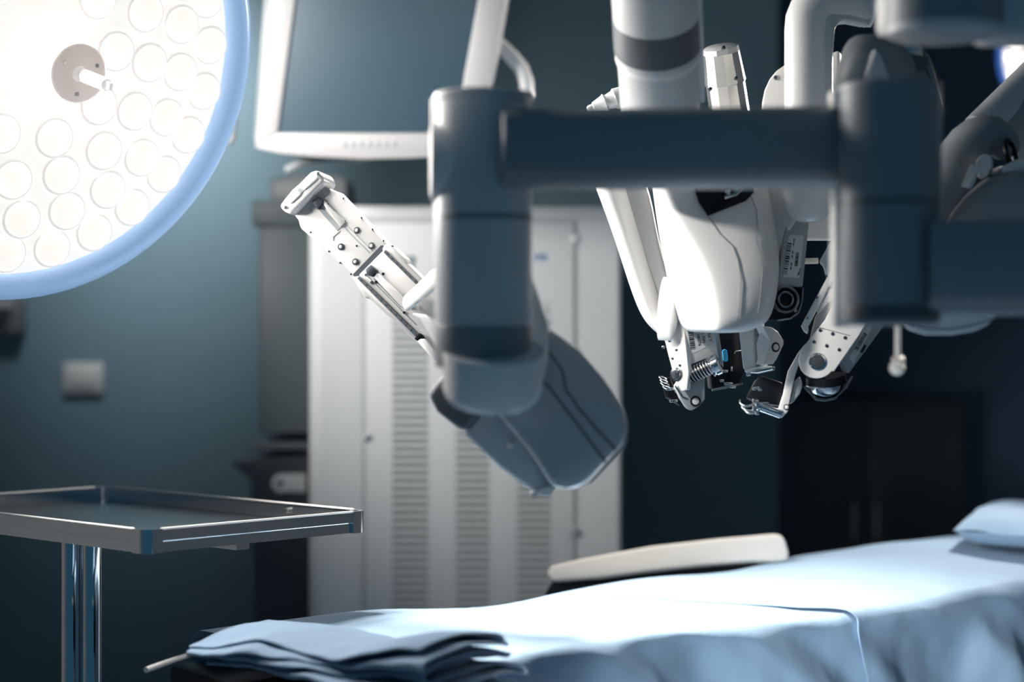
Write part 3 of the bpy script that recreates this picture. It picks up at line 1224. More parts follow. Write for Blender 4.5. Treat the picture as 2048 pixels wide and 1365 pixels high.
    for ln, w in (([(642, 394), (648, 386)], 2.2), ([(626, 410), (618, 417), (624, 425)], 2.2), ([(680, 462), (666, 474), (667, 482)], 2.0), ([(690, 458), (738, 506)], 1.6), ([(696, 454), (744, 502)], 1.6)):
        b = MB()
        pl.strip(b, ln, w, 0, 0.0008)
        b.build('groove_line', 'grey', rail)
    for x, y in ((714, 461), (682, 494), (743, 492), (711, 524)):
        b = MB()
        p = pl.at(x, y)
        b.torus(p + n * 0.0008, n, S(5.4, 2.78), S(1.6, 2.78), 24, 8)
        pl.cyl(b, x, y, 6.0, -0.001, 0.0008)
        b.mi = 1
        pl.cyl(b, x, y, 3.4, 0, 0.003, 20, 0.8)
        b.build('large_screw', ['dark', 'white'], rail)
    for x, y in ((687, 397), (723, 436), (745, 459), (767, 482), (621, 465), (658, 503), (680, 526), (702, 549), (656, 408), (690, 443), (713, 492)):
        b = MB()
        pl.cyl(b, x, y, 2.0, -0.001, 0.0010, 12, 0.4)
        b.build('screw', 'darksteel', rail)
    # gap and carriage
    b = MB()
    pl.prism(b, [(708, 550), (764, 492), (776, 492), (780, 497), (722, 556), (714, 560)], -0.001, 0.005)
    b.build('rubber_stop', 'dark', rail)
    b = MB()
    pl.prism(b, [(722, 552), (776, 498), (910, 632), (890, 716), (880, 706)], -0.004, 0.011, 0.002)
    car = b.build('carriage', 'rail_paint', rail)
    b = MB()
    pl.prism(b, [(770, 502), (774, 492), (784, 492), (793, 496), (818, 520), (820, 528), (905, 612), (905, 630)], -0.01, 0.0135, 0.002)
    b.build('side_flange', 'rail_paint', rail)
    b = MB()
    pl.prism(b, [(710, 556), (724, 554), (748, 580), (880, 706), (880, 722), (868, 714), (744, 598), (736, 598)], -0.01, 0.0135, 0.002)
    b.build('side_flange', 'rail_paint', rail)
    for x0, y0, x1, y1 in ((776, 505, 842, 570), (724, 557, 843, 676)):
        b = MB()
        b.mi = 0
        pl.strip(b, [(x0, y0), (x1, y1)], 6.5, 0.012, 0.0150)
        b.mi = 1
        N = int(math.hypot(x1 - x0, y1 - y0) / 13)
        for k in range(N):
            f = (k + 0.5) / N
            pl.cyl(b, x0 + (x1 - x0) * f, y0 + (y1 - y0) * f, 2.0, 0.014, 0.0156, 10)
        b.build('rack_strip', ['band', 'steel'], rail)
    b = MB()
    pl.strip(b, [(742, 556), (838, 652)], 1.4, 0.010, 0.0116)
    b.build('groove_line', 'seam', rail)
    b = MB()
    pl.prism(b, [(739, 541), (750, 532), (762, 543), (752, 556), (742, 552)], 0.010, 0.019, 0.0015)
    b.build('sensor_block', 'dark', rail)
    b = MB()
    pl.prism(b, [(754, 556), (762, 548), (835, 616), (812, 618)], 0.010, 0.017, 0.0015)
    b.build('rail_bar', 'rail_paint', rail)
    b = MB()
    pl.prism(b, [(752, 560), (756, 557), (812, 618), (806, 616)], 0.010, 0.0118)
    b.build('groove', 'midgrey', rail)
    for x, y, m in ((749, 567, 'ink'), (758, 566, 'darksteel'), (772, 550, 'darksteel'), (814, 627, 'darksteel'), (738, 552, 'steel'), (790, 496, 'steel')):
        b = MB()
        pl.cyl(b, x, y, 3.0, 0.010, 0.0130, 12)
        b.build('screw', m, rail)
    b = MB()
    pl.prism(b, [(836, 680), (846, 668), (852, 672), (854, 680), (846, 686)], 0.010, 0.018, 0.001)
    b.build('latch', 'black', rail)
    b = MB()
    pl.prism(b, [(842, 684), (850, 679), (858, 680), (886, 716), (880, 724), (866, 712)], 0.006, 0.019, 0.002)
    b.build('end_block', 'white_gloss', rail)
    # bar from the rail to the column
    b = MB()
    a0 = pl.at(824, 608, 0.02)
    a1 = P(905, 530, 2.20)
    b.tube([a0, a0 * 0.6 + a1 * 0.4, a1], [S(17, 2.7), S(19, 2.5), S(22, 2.28)], 18, 0.6)
    b.build('bracket_bar', 'white', t)
    b = MB()
    pq = PL(860, 640, 2.5, (-0.5, -0.8, 0.3))
    pq.prism(b, [(820, 625), (850, 628), (900, 662), (900, 710), (868, 690), (838, 640)], -0.02, 0.0, 0.004, 3)
    b.build('bracket_plate', 'grey', t)
    return t


arm_front()


# ================================================================== big centre arm
def slice_ring(pts):
    return [Vector(p) for p in pts]


def arm_centre():
    t = thing('robotic_arm', 'big white robotic arm in the middle with rounded motor housing and barcode jaw', 'robot arm', P(1420, 500, 2.62))
    # upper column
    d0, d1 = 2.30, 2.52
    p0, p1 = P(1306, -90, d0), P(1326, 330, d1)
    ax = p1 - p0
    L = ax.length

    def ty(y):
        return (y + 90) / 420.0 * L
    k = 2.38 / F
    b = MB()
    b.lathe(p0, ax, [(0, 85 * k), (ty(92), 86 * k), (ty(104), 83.5 * k), (ty(110), 82 * k), (L, 81 * k)], 64)
    col = b.build('column', 'post', t)
    b = MB()
    b.lathe(p0, ax, [(ty(24), 85.6 * k), (ty(25), 86.8 * k), (ty(84), 87.6 * k), (ty(85), 86 * k)], 64)
    b.build('band', 'band', col)
    b = MB()
    b.lathe(p0, ax, [(ty(96), 85 * k), (ty(100), 86.4 * k), (ty(106), 84.4 * k)], 64)
    b.build('step_ring', 'white', col)
    b = MB()
    u = ax.normalized()
    s = Vector((1, 0.05, 0))
    s = (s - u * s.dot(u)).normalized()
    q = u.cross(s)
    c = p0 + u * ty(55) + s * (83 * k)
    b.box(c, (8 * k, 26 * k, ty(55) * 0.95), (s, q, u), 0.004, 3)
    b.build('lit_edge_strip', 'white', t)  # white fin added for the lit strip down the column's right side

    # chrome motor canister
    b = MB()
    pc = P(1440, 92, 2.78)
    pe = P(1464, 260, 2.82)
    a = (pe - pc).normalized()
    kk = 2.8 / F
    b.lathe(pc, a, [(0, 30 * kk), (3 * kk, 36 * kk), (13 * kk, 38 * kk)], 10)
    b.build('motor_cap', 'white_gloss', t)
    b = MB()
    b.lathe(pc, a, [(13 * kk, 37 * kk), (66 * kk, 41 * kk), (74 * kk, 42 * kk), (76 * kk, 39 * kk), (170 * kk, 41 * kk)], 12)
    mt = b.build('motor_canister', 'steel', t, 20)
    plm = PL(1450, 150, 2.70)
    for x, y in ((1473, 156), (1421, 177), (1448, 95)):
        b = MB()
        q = P(x, y, 2.685)
        b.cyl(q + Vector((0, 0.012, 0)), q - Vector((0, 0.001, 0)), 3.6 * kk, 14, bev=0.0006)
        b.build('screw', 'darksteel', mt)
    # clear plastic tip left of the column
    b = MB()
    pa, pb = P(1174, 219, 2.75), P(1252, 190, 2.75)
    kk = 2.75 / F
    b.lathe(pa, pb - pa, [(0, 4 * kk), (5 * kk, 7 * kk), (12 * kk, 7 * kk), (14 * kk, 10 * kk), (34 * kk, 16 * kk), (38 * kk, 19 * kk), (42 * kk, 15 * kk), (56 * kk, 18 * kk), (60 * kk, 22 * kk), (80 * kk, 20 * kk)], 20)
    b.build('clear_nozzle', 'clear', t)

    # left cover blade, facing the lamp
    d = 2.66

    def sl(y, xs, ds):
        return [P(x, y, dd) for x, dd in zip(xs, ds)]
    b = MB()
    rings = []
    for y, xl, xm, xr in ((250, 1140, 1180, 1225), (372, 1186, 1215, 1256), (450, 1216, 1244, 1278), (520, 1239, 1264, 1298), (580, 1258, 1284, 1316), (625, 1275, 1300, 1332), (650, 1292, 1312, 1340), (664, 1308, 1320, 1340), (671, 1318, 1326, 1338)):
        rings.append(sl(y, (xl, xl + 6, xm, xr, xr + 6, xm), (d + 0.06, d + 0.02, d, d + 0.02, d + 0.06, d + 0.09)))
    b.loft(rings)
    b.build('side_blade', 'white', t, 180, subsurf=2)
    b = MB()
    rings = []
    for y, xl, xr in ((280, 1190, 1250), (372, 1222, 1300), (450, 1250, 1312), (520, 1276, 1328), (580, 1300, 1346), (620, 1316, 1362), (645, 1328, 1372), (660, 1336, 1372), (666, 1342, 1366)):
        rings.append(sl(y, (xl, xl + 4, xr - 4, xr, xr, xl), (d + 0.05, d + 0.028, d + 0.008, d + 0.02, d + 0.10, d + 0.10)))
    b.loft(rings)
    b.build('inner_panel', 'grey', t, 180, subsurf=2)
    b = MB()
    c = P(1346, 620, d - 0.012)
    b.lathe(c, (0.75, -0.62, -0.1), [(-0.02, S(64, d)), (0, S(62, d)), (0.004, S(56, d)), (0.006, S(40, d))], 40, ref=(0, 0, 1), sy=0.22)
    b.build('pivot_cover', 'white_gloss', t, 50)

    # main housing as horizontal slices: left edge, ridge, right edge
    b = MB()
    rings = []
    rows = [
        (300, 1290, 1326, 1370, 1460, 1500),
        (362, 1300, 1330, 1376, 1490, 1530),
        (378, 1303, 1332, 1384, 1502, 1540),
        (430, 1308, 1354, 1420, 1526, 1550),
        (480, 1315, 1386, 1452, 1540, 1557),
        (520, 1322, 1408, 1468, 1546, 1560),
        (560, 1330, 1424, 1480, 1548, 1559),
        (600, 1340, 1432, 1486, 1542, 1553),
        (625, 1347, 1436, 1486, 1534, 1546),
        (645, 1354, 1438, 1482, 1522, 1536),
        (658, 1362, 1438, 1474, 1500, 1512),
        (667, 1376, 1436, 1462, 1478, 1486),
    ]
    for i, (y, xl, xr, xq, xs, xe) in enumerate(rows):
        sh = 0.0
        if y > 640:
            sh = 0.012 * ((y - 640) / 27) ** 2
        dz = lambda x: 0
        ring_ = [P(xl, y, 2.70), P(xl + 2, y, 2.62 + sh * 0.5), P(xr - 14, y, 2.535 + sh), P(xr + 2, y, 2.525 + sh), P(xq, y, 2.535 + sh), P(xs, y, 2.560 + sh), P(xe, y, 2.60 + sh * 0.3), P(xe, y, 2.72), P((xl + xe) / 2, y, 2.74)]
        rings.append(ring_)
    b.loft(rings)
    hs = b.build('motor_housing', 'white', t, 180, subsurf=2)

    # seams following the housing skin
    SEAM_ROWS = rows

    def skin(x, y, lift=0.001):
        # depth of the housing front at picture point, by interpolation between slices
        ys = [r[0] for r in SEAM_ROWS]
        v = [float(np.interp(y, ys, [r[i] for r in SEAM_ROWS])) for i in range(1, 6)]
        xs = [v[0] + 2, v[1] - 14, v[1] + 2, v[2], v[3], v[4]]
        ds = [2.62, 2.535, 2.525, 2.535, 2.560, 2.60]
        sh = 0.012 * ((max(640, y) - 640) / 27) ** 2
        return P(x, y, float(np.interp(x, xs, ds)) + sh - lift)
    b = MB()
    for pts in ([(1404, 392), (1416, 432), (1440, 468), (1466, 492), (1476, 520), (1482, 560), (1479, 610), (1474, 650)], [(1500, 388), (1513, 420), (1515, 455), (1512, 480), (1520, 505), (1525, 540), (1521, 590), (1514, 642)]):
        fine = []
        for (a_, b_) in zip(pts[:-1], pts[1:]):
            for k_ in range(5):
                f = k_ / 5
                fine.append((a_[0] + (b_[0] - a_[0]) * f, a_[1] + (b_[1] - a_[1]) * f))
        b.tube([skin(x, y, 0.0004) for x, y in fine], 0.0008, 6)
    b.build('seam', 'midgrey', hs, 180)
    # dark opening with steel parts
    b = MB()
    q = [(1384, 360), (1506, 360), (1508, 385), (1492, 402), (1416, 432), (1398, 405)]
    b.prism([skin(x, y, 0.0045) for x, y in q], (0, 0.02, 0))
    b.build('opening', 'black', hs)
    b = MB()
    for x, y in ((1456, 384), (1474, 378)):
        p = skin(x, y, 0.012)
        b.cyl(p + Vector((0, 0.008, 0)), p, S(6, 2.5), 14, bev=0.0008)
    b.tube([skin(1448, 396, 0.012), skin(1470, 390, 0.012), skin(1486, 376, 0.012)], S(4, 2.5), 8)
    b.build('steel_fitting', 'steel', hs)

    # ------- jaw at the lower end
    nL = Vector((-0.62, -0.78, 0.0)).normalized()
    nR = Vector((0.28, -0.95, -0.10)).normalized()
    b = MB()
    pr = PL(1372, 720, 2.66, nR)
    face = [(1362, 640), (1432, 640), (1446, 735), (1440, 748), (1372, 776), (1366, 690)]
    e = [(1318, 640), (1366, 640), (1377, 745), (1374, 780), (1362, 783), (1347, 752)]
    pk = PL(1366, 700, 2.655, nL)
    pk.prism(b, e, -0.010, 0, 0.0015)
    jl = b.build('jaw_side', 'white', t)
    b = MB()
    pr.prism(b, [(1362, 640), (1434, 640), (1441, 706), (1377, 732), (1368, 728)], -0.05, 0.0, 0.0015)
    jf = b.build('jaw_front', 'white', t)
    b = MB()
    pr.prism(b, [(1426, 640), (1434, 640), (1447, 730), (1444, 746), (1436, 750), (1432, 742), (1438, 728)], -0.05, 0.001, 0.001)
    b.build('jaw_edge', 'steel', t)
    screws(pk, [(1332, 668), (1326, 695), (1339, 682), (1353, 700), (1345, 717), (1360, 731)], 3.2, jl, 'darksteel', 0.001)
    b = MB()
    pk.cyl(b, 1353, 749, 15, -0.002, 0.0015, 32, 2)
    b.mi = 1
    pk.cyl(b, 1353, 749, 11, 0, 0.0022, 32, 1)
    b.build('pivot_pin', ['darksteel', 'chrome'], jl)
    # paper label with barcode and lettering
    b = MB()
    pr.prism(b, [(1373, 655), (1424, 648), (1427, 688), (1379, 710)], -0.0002, 0.0006)
    b.mi = 1
    barcode(b, pr, 1375, 656, 0.13, 0.99, 44, -10, 0.0009, seed=4)
    b.build('label', ['label', 'ink'], jf)
    pr.text('PN, 380276', 1391, 655, (0.16, 1), 8, 'ink', jf, c=0.0008)
    pr.text('ASSY, PSM', 1400, 652, (0.16, 1), 8, 'ink', jf, c=0.0008)
    pr.text('TRA T', 1414, 662, (0.16, 1), 8, 'ink', jf, c=0.0008)
    # spindle with spring, chrome ring
    a0, a1 = P(1374, 755, 2.665), P(1424, 732, 2.655)
    b = MB()
    b.cyl(a0, a1, S(15, 2.66), 24)
    b.build('spindle', 'black', t)
    b = MB()
    hel = []
    for k in range(160):
        f = k / 159
        th = 2 * PI * 9 * f
        ax_ = (a1 - a0).normalized()
        u = Vector((0, -1, 0))
        u = (u - ax_ * u.dot(ax_)).normalized()
        v = ax_.cross(u)
        hel.append(a0 + (a1 - a0) * f + (u * math.cos(th) + v * math.sin(th)) * S(15.5, 2.66))
    b.tube(hel, S(1.1, 2.66), 6)
    b.build('spring', 'steel', t, 180)
    b = MB()
    ax_ = (a1 - a0).normalized()
    c = P(1421, 735, 2.652)
    b.lathe(c, ax_, [(0, S(18, 2.65)), (0.001, S(21, 2.65)), (0.0015, S(21, 2.65)), (0.003, S(19, 2.65)), (0.005, S(19, 2.65)), (0.006, S(21.5, 2.65)), (0.013, S(21.5, 2.65)), (0.014, S(19, 2.65)), (0.014, 0.001)], 36)
    b.build('ring', 'chrome', t)
    # lower finger with round button
    pf = PL(1390, 780, 2.67, (0.10, -0.98, -0.12))
    b = MB()
    pf.prism(b, [(1368, 752), (1410, 745), (1410, 800), (1396, 815), (1384, 822), (1375, 820), (1362, 800), (1352, 776)], -0.022, 0.0, 0.002)
    fg = b.build('finger', 'grey', t)
    b = MB()
    pf.cyl(b, 1391, 803, 11, -0.001, 0.0008, 28)
    b.mi = 1
    pf.cyl(b, 1391, 803, 7, 0, 0.002, 24, 1)
    b.build('button', ['ink', 'white_gloss'], fg)
    b = MB()
    pf.strip(b, [(1350, 772), (1364, 794), (1374, 797)], 3, 0, 0.002)
    b.build('edge_trim', 'steel', fg)
    # black motor behind the jaw
    b = MB()
    b.tube([P(1331, 757, 2.72), P(1341, 790, 2.72), P(1362, 806, 2.72)], [S(10, 2.7), S(12, 2.7), S(8, 2.7)], 14)
    b.build('cable_motor', 'black', t)
    b = MB()
    for x, y, r_ in ((1326, 757, 8), (1328, 763, 8), (1330, 769, 9), (1334, 776, 9)):
        p = P(x, y, 2.70)
        b.torus(p, (0.3, -0.3, 0.8), S(r_, 2.7), S(1.2, 2.7), 20, 6)
    for x, y in ((1344, 803), (1350, 802), (1337, 779), (1345, 778)):
        b.box(P(x, y, 2.69), (S(5, 2.7), S(4, 2.7), S(2.5, 2.7)), None, 0.0006)
    b.build('steel_ring', 'steel', t)


arm_centre()


# ================================================================== second arm: tube with elbow and label link
def arm_tube():
    d = 2.62
    t = thing('robotic_arm', 'white robotic arm with bent upright tube and barcode label link behind the beam', 'robot arm', P(1617, 300, d))
    b = MB()
    k = S(1, d)
    path = [P(1617, 470, d)] + [P(1617, y, d) for y in (400, 300, 200, 100, 60)]
    cx, cy, R = 1667, 52, 50
    for a in (15, 30, 45, 60, 75):
        path.append(P(cx - R * math.cos(math.radians(a)) * 1.0, cy - R * math.sin(math.radians(a)), d))
    path = path[1:]
    b.tube(path + [P(1700, 2, d), P(1745, 16, d), P(1752, 18, d)], [48 * k] * 10 + [46 * k, 40 * k, 38 * k], 40, 0.85)
    b.build('elbow_tube', 'white', t, 60)
    # side plate of the tube (flat, on its right)
    b = MB()
    pl = PL(1670, 120, d - 0.022, (0.12, -0.99, 0))
    pl.prism(b, [(1644, 400), (1644, 60), (1650, 34), (1664, 12), (1690, -12), (1756, 0), (1736, 49), (1690, 40), (1680, 42), (1671, 56), (1666, 120), (1664, 400)], -0.03, 0, 0.003, 3)
    b.build('tube_side_plate', 'post', t)
    b = MB()
    pl.strip(b, [(1754, 4), (1735, 50)], 5, -0.02, 0.002)
    b.build('end_trim', 'white_gloss', t)
    # rounded knuckle at the lower end of the tube
    b = MB()
    b.lathe(P(1616, 372, d - 0.02), -UP, [(0, 49 * k), (28 * k, 49 * k), (48 * k, 45 * k), (62 * k, 36 * k), (70 * k, 24 * k), (73 * k, 6 * k), (73.2 * k, 0.5 * k)], 40)
    kn = b.build('knuckle', 'white_gloss', t, 60)
    b = MB()
    b.torus(P(1634, 395, d - 0.02), (1, -0.25, -0.25), 44 * k, 3 * k, 40, 8)
    b.torus(P(1646, 400, d - 0.02), (1, -0.25, -0.25), 40 * k, 3 * k, 40, 8)
    b.build('ring', 'white', kn, 60)
    # rounded backing plate with cross-head screw, running down behind the beam
    pb = PL(1548, 200, d + 0.10, (-0.3, -0.95, 0))
    b = MB()
    pb.prism(b, [(1522, 240), (1523, 205), (1528, 180), (1538, 158), (1552, 141), (1572, 127), (1620, 120), (1678, 100), (1680, 160), (1660, 480), (1545, 480), (1530, 380)], -0.03, 0, 0.004, 3)
    bp = b.build('backing_plate', 'white', t)
    b = MB()
    pb.cyl(b, 1552, 156, 5, -0.001, 0.0016, 20, 1)
    b.mi = 1
    pb.strip(b, [(1549, 156), (1555, 156)], 1.4, 0.001, 0.0020)
    pb.strip(b, [(1552, 153), (1552, 159)], 1.4, 0.001, 0.0020)
    b.build('screw', ['steel', 'ink'], bp)
    b = MB()
    pw = PL(1570, 420, d + 0.02, (-0.35, -0.93, 0))
    pw.prism(b, [(1530, 360), (1602, 360), (1590, 440), (1562, 500), (1552, 520)], -0.03, 0, 0.006, 3)
    b.build('shoulder', 'white', t)
    # label link
    n = Vector((0.22, -0.97, 0.05)).normalized()
    pl = PL(1590, 500, d + 0.02, n)
    b = MB()
    pl.prism(b, [(1576, 420), (1668, 420), (1619, 442), (1606, 574), (1555, 573)], -0.02, 0, 0.002)
    lk = b.build('label_link', 'grey', t)
    b = MB()
    lab = [(1577, 473), (1580, 470), (1605, 471), (1607, 474), (1599, 554), (1596, 556), (1569, 555), (1566, 552)]
    pl.prism(b, lab, -0.0002, 0.0006)
    b.mi = 1
    barcode(b, pl, 1583, 487, -0.15, 0.99, 64, 8, 0.0009, seed=9)
    barcode(b, pl, 1598, 506, -0.13, 0.99, 28, 6, 0.0009, seed=5)
    for x0, y0, x1, y1 in ((1588, 478, 1580, 550), (1600, 538, 1597, 552), (1598, 545, 1595, 552)):
        m_ = 9
        for i in range(m_):
            if i % 3 == 2:
                continue
            f0, f1 = i / m_, (i + 0.75) / m_
            pl.strip(b, [(x0 + (x1 - x0) * f0, y0 + (y1 - y0) * f0), (x0 + (x1 - x0) * f1, y0 + (y1 - y0) * f1)], 2.0, 0, 0.0009)
    b.build('label', ['label', 'ink'], lk)
    b = MB()
    out = [(1552, 574), (1606, 575), (1604, 600), (1600, 622)] + arc(1572, 612, 28, 15, 100, 6) + [(1548, 640), (1535, 640)]
    pl.prism(b, out, -0.022, -0.002, 0.003, 3)
    b.build('joint_cover', 'black', t)
    b = MB()
    pl.strip(b, [(1606, 576), (1604, 605), (1597, 626), (1580, 638), (1556, 641)], 3, -0.003, 0.0005)
    b.build('joint_rim', 'darksteel', t)
    b = MB()
    p = pl.at(1570, 600, 0.002)
    b.torus(p, n, S(26, d), S(3.5, d), 36, 8)
    b.torus(p, n, S(15, d), S(3, d), 30, 8)
    b.cyl(pl.at(1588, 622, 0), pl.at(1588, 622, 0.006), S(4, d), 12)
    b.build('pulley', 'darksteel', t)
    b = MB()
    b.cyl(P(1600, 523, d + 0.05), P(1636, 522, d + 0.05), S(6, d), 16)
    b.build('peg', 'beige', t)
    # lower clamp: bar with a five sided end block
    b = MB()
    pm = PL(1500, 690, 2.70, (-0.25, -0.96, 0.05))
    pm.prism(b, [(1470, 600), (1522, 600), (1527, 715), (1532, 732), (1493, 742), (1486, 738)], -0.03, 0, 0.003)
    cb = b.build('clamp_bar', 'white', t)
    b = MB()
    pm.prism(b, [(1506, 600), (1513, 600), (1520, 735), (1512, 737)], -0.001, 0.002)
    b.build('groove', 'midgrey', cb)
    b = MB()
    pm.prism(b, [(1488, 739), (1530, 731), (1546, 732), (1546, 740), (1512, 747), (1490, 745)], -0.03, 0.004, 0.002)
    b.build('foot_plate', 'steel', cb)
    b = MB()
    pm.prism(b, [(1492, 744), (1502, 743), (1500, 752), (1492, 753)], -0.012, 0.0, 0.001)
    b.build('tab', 'clear', cb)
    screws(pm, [(1516, 670), (1520, 696)], 3.2, cb, 'darksteel', 0.003)
    plf = PL(1541.6, 684, 2.665, (-0.35, -0.93, 0.08))
    pe = PL(1541.6, 684, 2.665, (0.50, -0.86, 0.02))
    b = MB()
    plf.prism(b, [(1523, 657), (1541.6, 684), (1529.7, 720), (1525, 730), (1516, 724), (1513, 690)], -0.018, 0.0, 0.0006, 1)
    pe.prism(b, [(1526, 653), (1543, 655), (1556, 664), (1567.6, 682), (1567, 690), (1554, 718), (1546, 729), (1526, 729), (1530, 720), (1541.6, 684)], -0.018, 0.0, 0.0006, 1)
    eb = b.build('end_block', 'white', t)
    b = MB()
    pe.cyl(b, 1551, 695, 10, -0.001, 0.0008, 28)
    b.mi = 1
    pe.cyl(b, 1551, 695, 6.5, 0, 0.002, 24, 1)
    b.build('button', ['ink', 'white_gloss'], eb)
    # black instrument block with blue button between the jaws
    b = MB()
    pk = PL(1460, 730, 2.74, (0.05, -1, 0))
    pk.prism(b, [(1436, 650), (1476, 650), (1490, 742), (1480, 768), (1424, 780), (1420, 745), (1440, 744)], -0.04, 0, 0.003)
    ib = b.build('instrument_block', 'black', t)
    b = MB()
    o = arc(1449, 704, 5, 180, 360, 8) + arc(1450.5, 719, 5, 0, 180, 8)
    pk.prism(b, o, -0.001, 0.005, 0.001)
    bb = b.build('cyan_button', 'cyan', ib)
    tag(bb, 'bright blue oval button')
    b = MB()
    pk.strip(b, [(1424, 781), (1450, 777), (1485, 768)], 3, -0.002, 0.003)
    pk.strip(b, [(1468, 708), (1470, 703), (1482, 701)], 1.6, -0.002, 0.003)
    for x, y, w, h in ((1451, 743, 4, 3), (1462, 738, 2, 5), (1443, 762, 4, 3), (1456, 768, 9, 3), (1465, 774, 6, 2.5)):
        pk.prism(b, [(x - w, y - h), (x + w, y - h), (x + w, y + h), (x - w, y + h)], -0.001, 0.006, 0.001)
    b.build('steel_fitting', 'steel', ib)


arm_tube()


# ================================================================== third arm: slender clamp right of centre, dark dome above
def arm_right():
    d = 2.62
    t = thing('robotic_arm', 'robotic arm with slender white clamp and round pivot, its dome rising behind the right column', 'robot arm', P(1720, 450, d))
    # dome housing behind the right column
    b = MB()
    rings = []
    rows = [(68, 1722, 1765), (72, 1706, 1784), (84, 1692, 1806), (104, 1682, 1822), (140, 1672, 1838), (200, 1664, 1850), (300, 1662, 1856), (440, 1662, 1850)]
    for y, a, c in rows:
        m_ = (a + c) / 2
        w = (c - a) / 2
        rings.append([P(m_ + w * math.cos(th), y, 2.34 + 0.05 * (1 - math.sin(th)) if False else 2.40 - 0.055 * min(1, w / 60) * math.sin(th)) for th in [2 * PI * k / 20 for k in range(20)]])
    b.loft(rings)
    b.build('dome', 'shaded_paint', t, 60, subsurf=1)
    b = MB()
    pl = PL(1760, 150, 2.335, (0.22, -0.97, 0.0))
    pl.prism(b, [(1752, 96), (1764, 112), (1782, 160), (1790, 230), (1728, 230), (1736, 160)], -0.02, 0.0, 0.003)
    b.build('dome_facet', 'post', t)
    b = MB()
    pl = PL(1830, 200, 2.46, (0.25, -0.96, 0.05))
    out = [(1760, 76), (1790, 80), (1826, 84), (1846, 92), (1862, 112), (1874, 150), (1884, 186), (1889, 210), (1888, 228), (1880, 252), (1872, 268), (1872, 440), (1720, 440)]
    pl.prism(b, out, -0.06, 0.0, 0.005, 3)
    cv = b.build('rear_cover', 'shaded_paint', t)
    b = MB()
    pl.strip(b, [(1798, 116), (1806, 140), (1816, 164)], 2.5, -0.001, 0.0008)
    pl.strip(b, [(1846, 128), (1858, 150), (1864, 170)], 2, -0.001, 0.0006)
    b.build('seam', 'black', cv)
    b = MB()
    pl.prism(b, [(1784, 96), (1800, 86), (1830, 87), (1846, 104), (1853, 128), (1830, 126), (1812, 124), (1800, 112)], -0.01, 0.0025, 0.001)
    b.build('opening', 'black', cv)
    b = MB()
    c = pl.at(1814, 112, 0.003)
    b.lathe(c, pl.n, [(0, S(30, 2.46)), (0.004, S(30, 2.46)), (0.005, S(27, 2.46)), (0.005, 0.001)], 40, ref=(0, 0, 1))
    b.build('wheel', 'steel', cv)
    b = MB()
    pl.prism(b, [(1790, 104), (1812, 110), (1850, 116), (1853, 134), (1828, 146), (1800, 146)], 0.0, 0.0095, 0.001)
    b.build('wheel_guard', 'band', cv)
    # underside shell below the link
    b = MB()
    pu = PL(1900, 640, 2.30, (0, -0.93, -0.36))
    pu.prism(b, [(1786, 560), (1788, 620), (1800, 648), (1820, 664), (1850, 674), (1900, 675), (1948, 668), (1978, 655), (2000, 630), (2006, 560)], -0.10, 0.0, 0.008, 4)
    us = b.build('lower_shell', 'white_gloss', t)
    b = MB()
    pu.strip(b, [(1800, 648), (1860, 657), (1900, 659), (1940, 652), (1985, 640)], 2, -0.001, 0.0006)
    b.build('seam', 'seam', us)

    # ---- slender clamp
    n = Vector((-0.12, -0.98, 0.06)).normalized()
    pl = PL(1635, 700, d, n)
    # long guide bar with knob
    b = MB()
    pl.prism(b, [(1700, 470), (1706, 480), (1618, 652), (1604, 656), (1604, 648)], -0.016, -0.004, 0.002)
    gb = b.build('guide_bar', 'white', t)
    screws(pl, [(1653, 552), (1634, 595), (1615, 636)], 2.4, gb, 'darksteel', -0.003)
    b = MB()
    pl.prism(b, [(1602, 650), (1612, 647), (1618, 656), (1616, 668), (1608, 662)], -0.02, -0.002, 0.002)
    b.build('knob', 'white_gloss', t)
    b = MB()
    pl.prism(b, [(1648, 530), (1640, 522), (1642, 516), (1668, 470), (1690, 470), (1680, 530), (1655, 556)], -0.03, -0.018, 0.003)
    b.build('bracket', 'white', t)
    b = MB()
    pl.prism(b, [(1655, 578), (1666, 577), (1672, 590), (1636, 628), (1634, 618)], -0.02, -0.008, 0.002)
    b.build('slider_block', 'post', t)
    b = MB()
    pl.prism(b, [(1632, 630), (1675, 585), (1690, 600), (1650, 690), (1610, 720)], -0.03, -0.014, 0.002)
    b.build('inner_link', 'grey', t)
    # main plate with round end
    b = MB()
    o = [(1650, 640), (1690, 560), (1760, 600), (1718, 672), (1668, 744)] + arc(1634, 721, 37, 36, 190, 12) + [(1602, 700), (1612, 688)]
    pl.prism(b, o, -0.014, 0.002, 0.0022, 3)
    mp = b.build('pivot_plate', 'white', t)
    screws(pl, [(1640, 661), (1665, 668), (1690, 676), (1628, 684), (1653, 692), (1678, 700)], 3.6, mp, 'darksteel', 0.0035)
    b = MB()
    pl.cyl(b, 1635, 724, 18, 0.001, 0.004, 40, 2)
    b.mi = 1
    pl.cyl(b, 1635, 724, 14, 0.002, 0.0046, 40, 1)
    b.build('pivot_pin', ['chrome', 'dark'], mp)
    b = MB()
    pl.strip(b, [(1632, 654), (1700, 672)], 1.2, 0.001, 0.0026)
    b.build('seam', 'seam', mp)
    # side face with label
    ns = Vector((0.60, -0.78, -0.10)).normalized()
    ps = PL(1690, 720, d, ns)
    b = MB()
    ps.prism(b, [(1684, 720), (1722, 655), (1800, 600), (1770, 650), (1698, 748)], -0.012, 0, 0.0015)
    sp = b.build('side_plate', 'grey', t)
    b = MB()
    ps.prism(b, [(1698, 716), (1728, 660), (1744, 652), (1738, 668), (1706, 728)], -0.0002, 0.0006)
    b.mi = 1
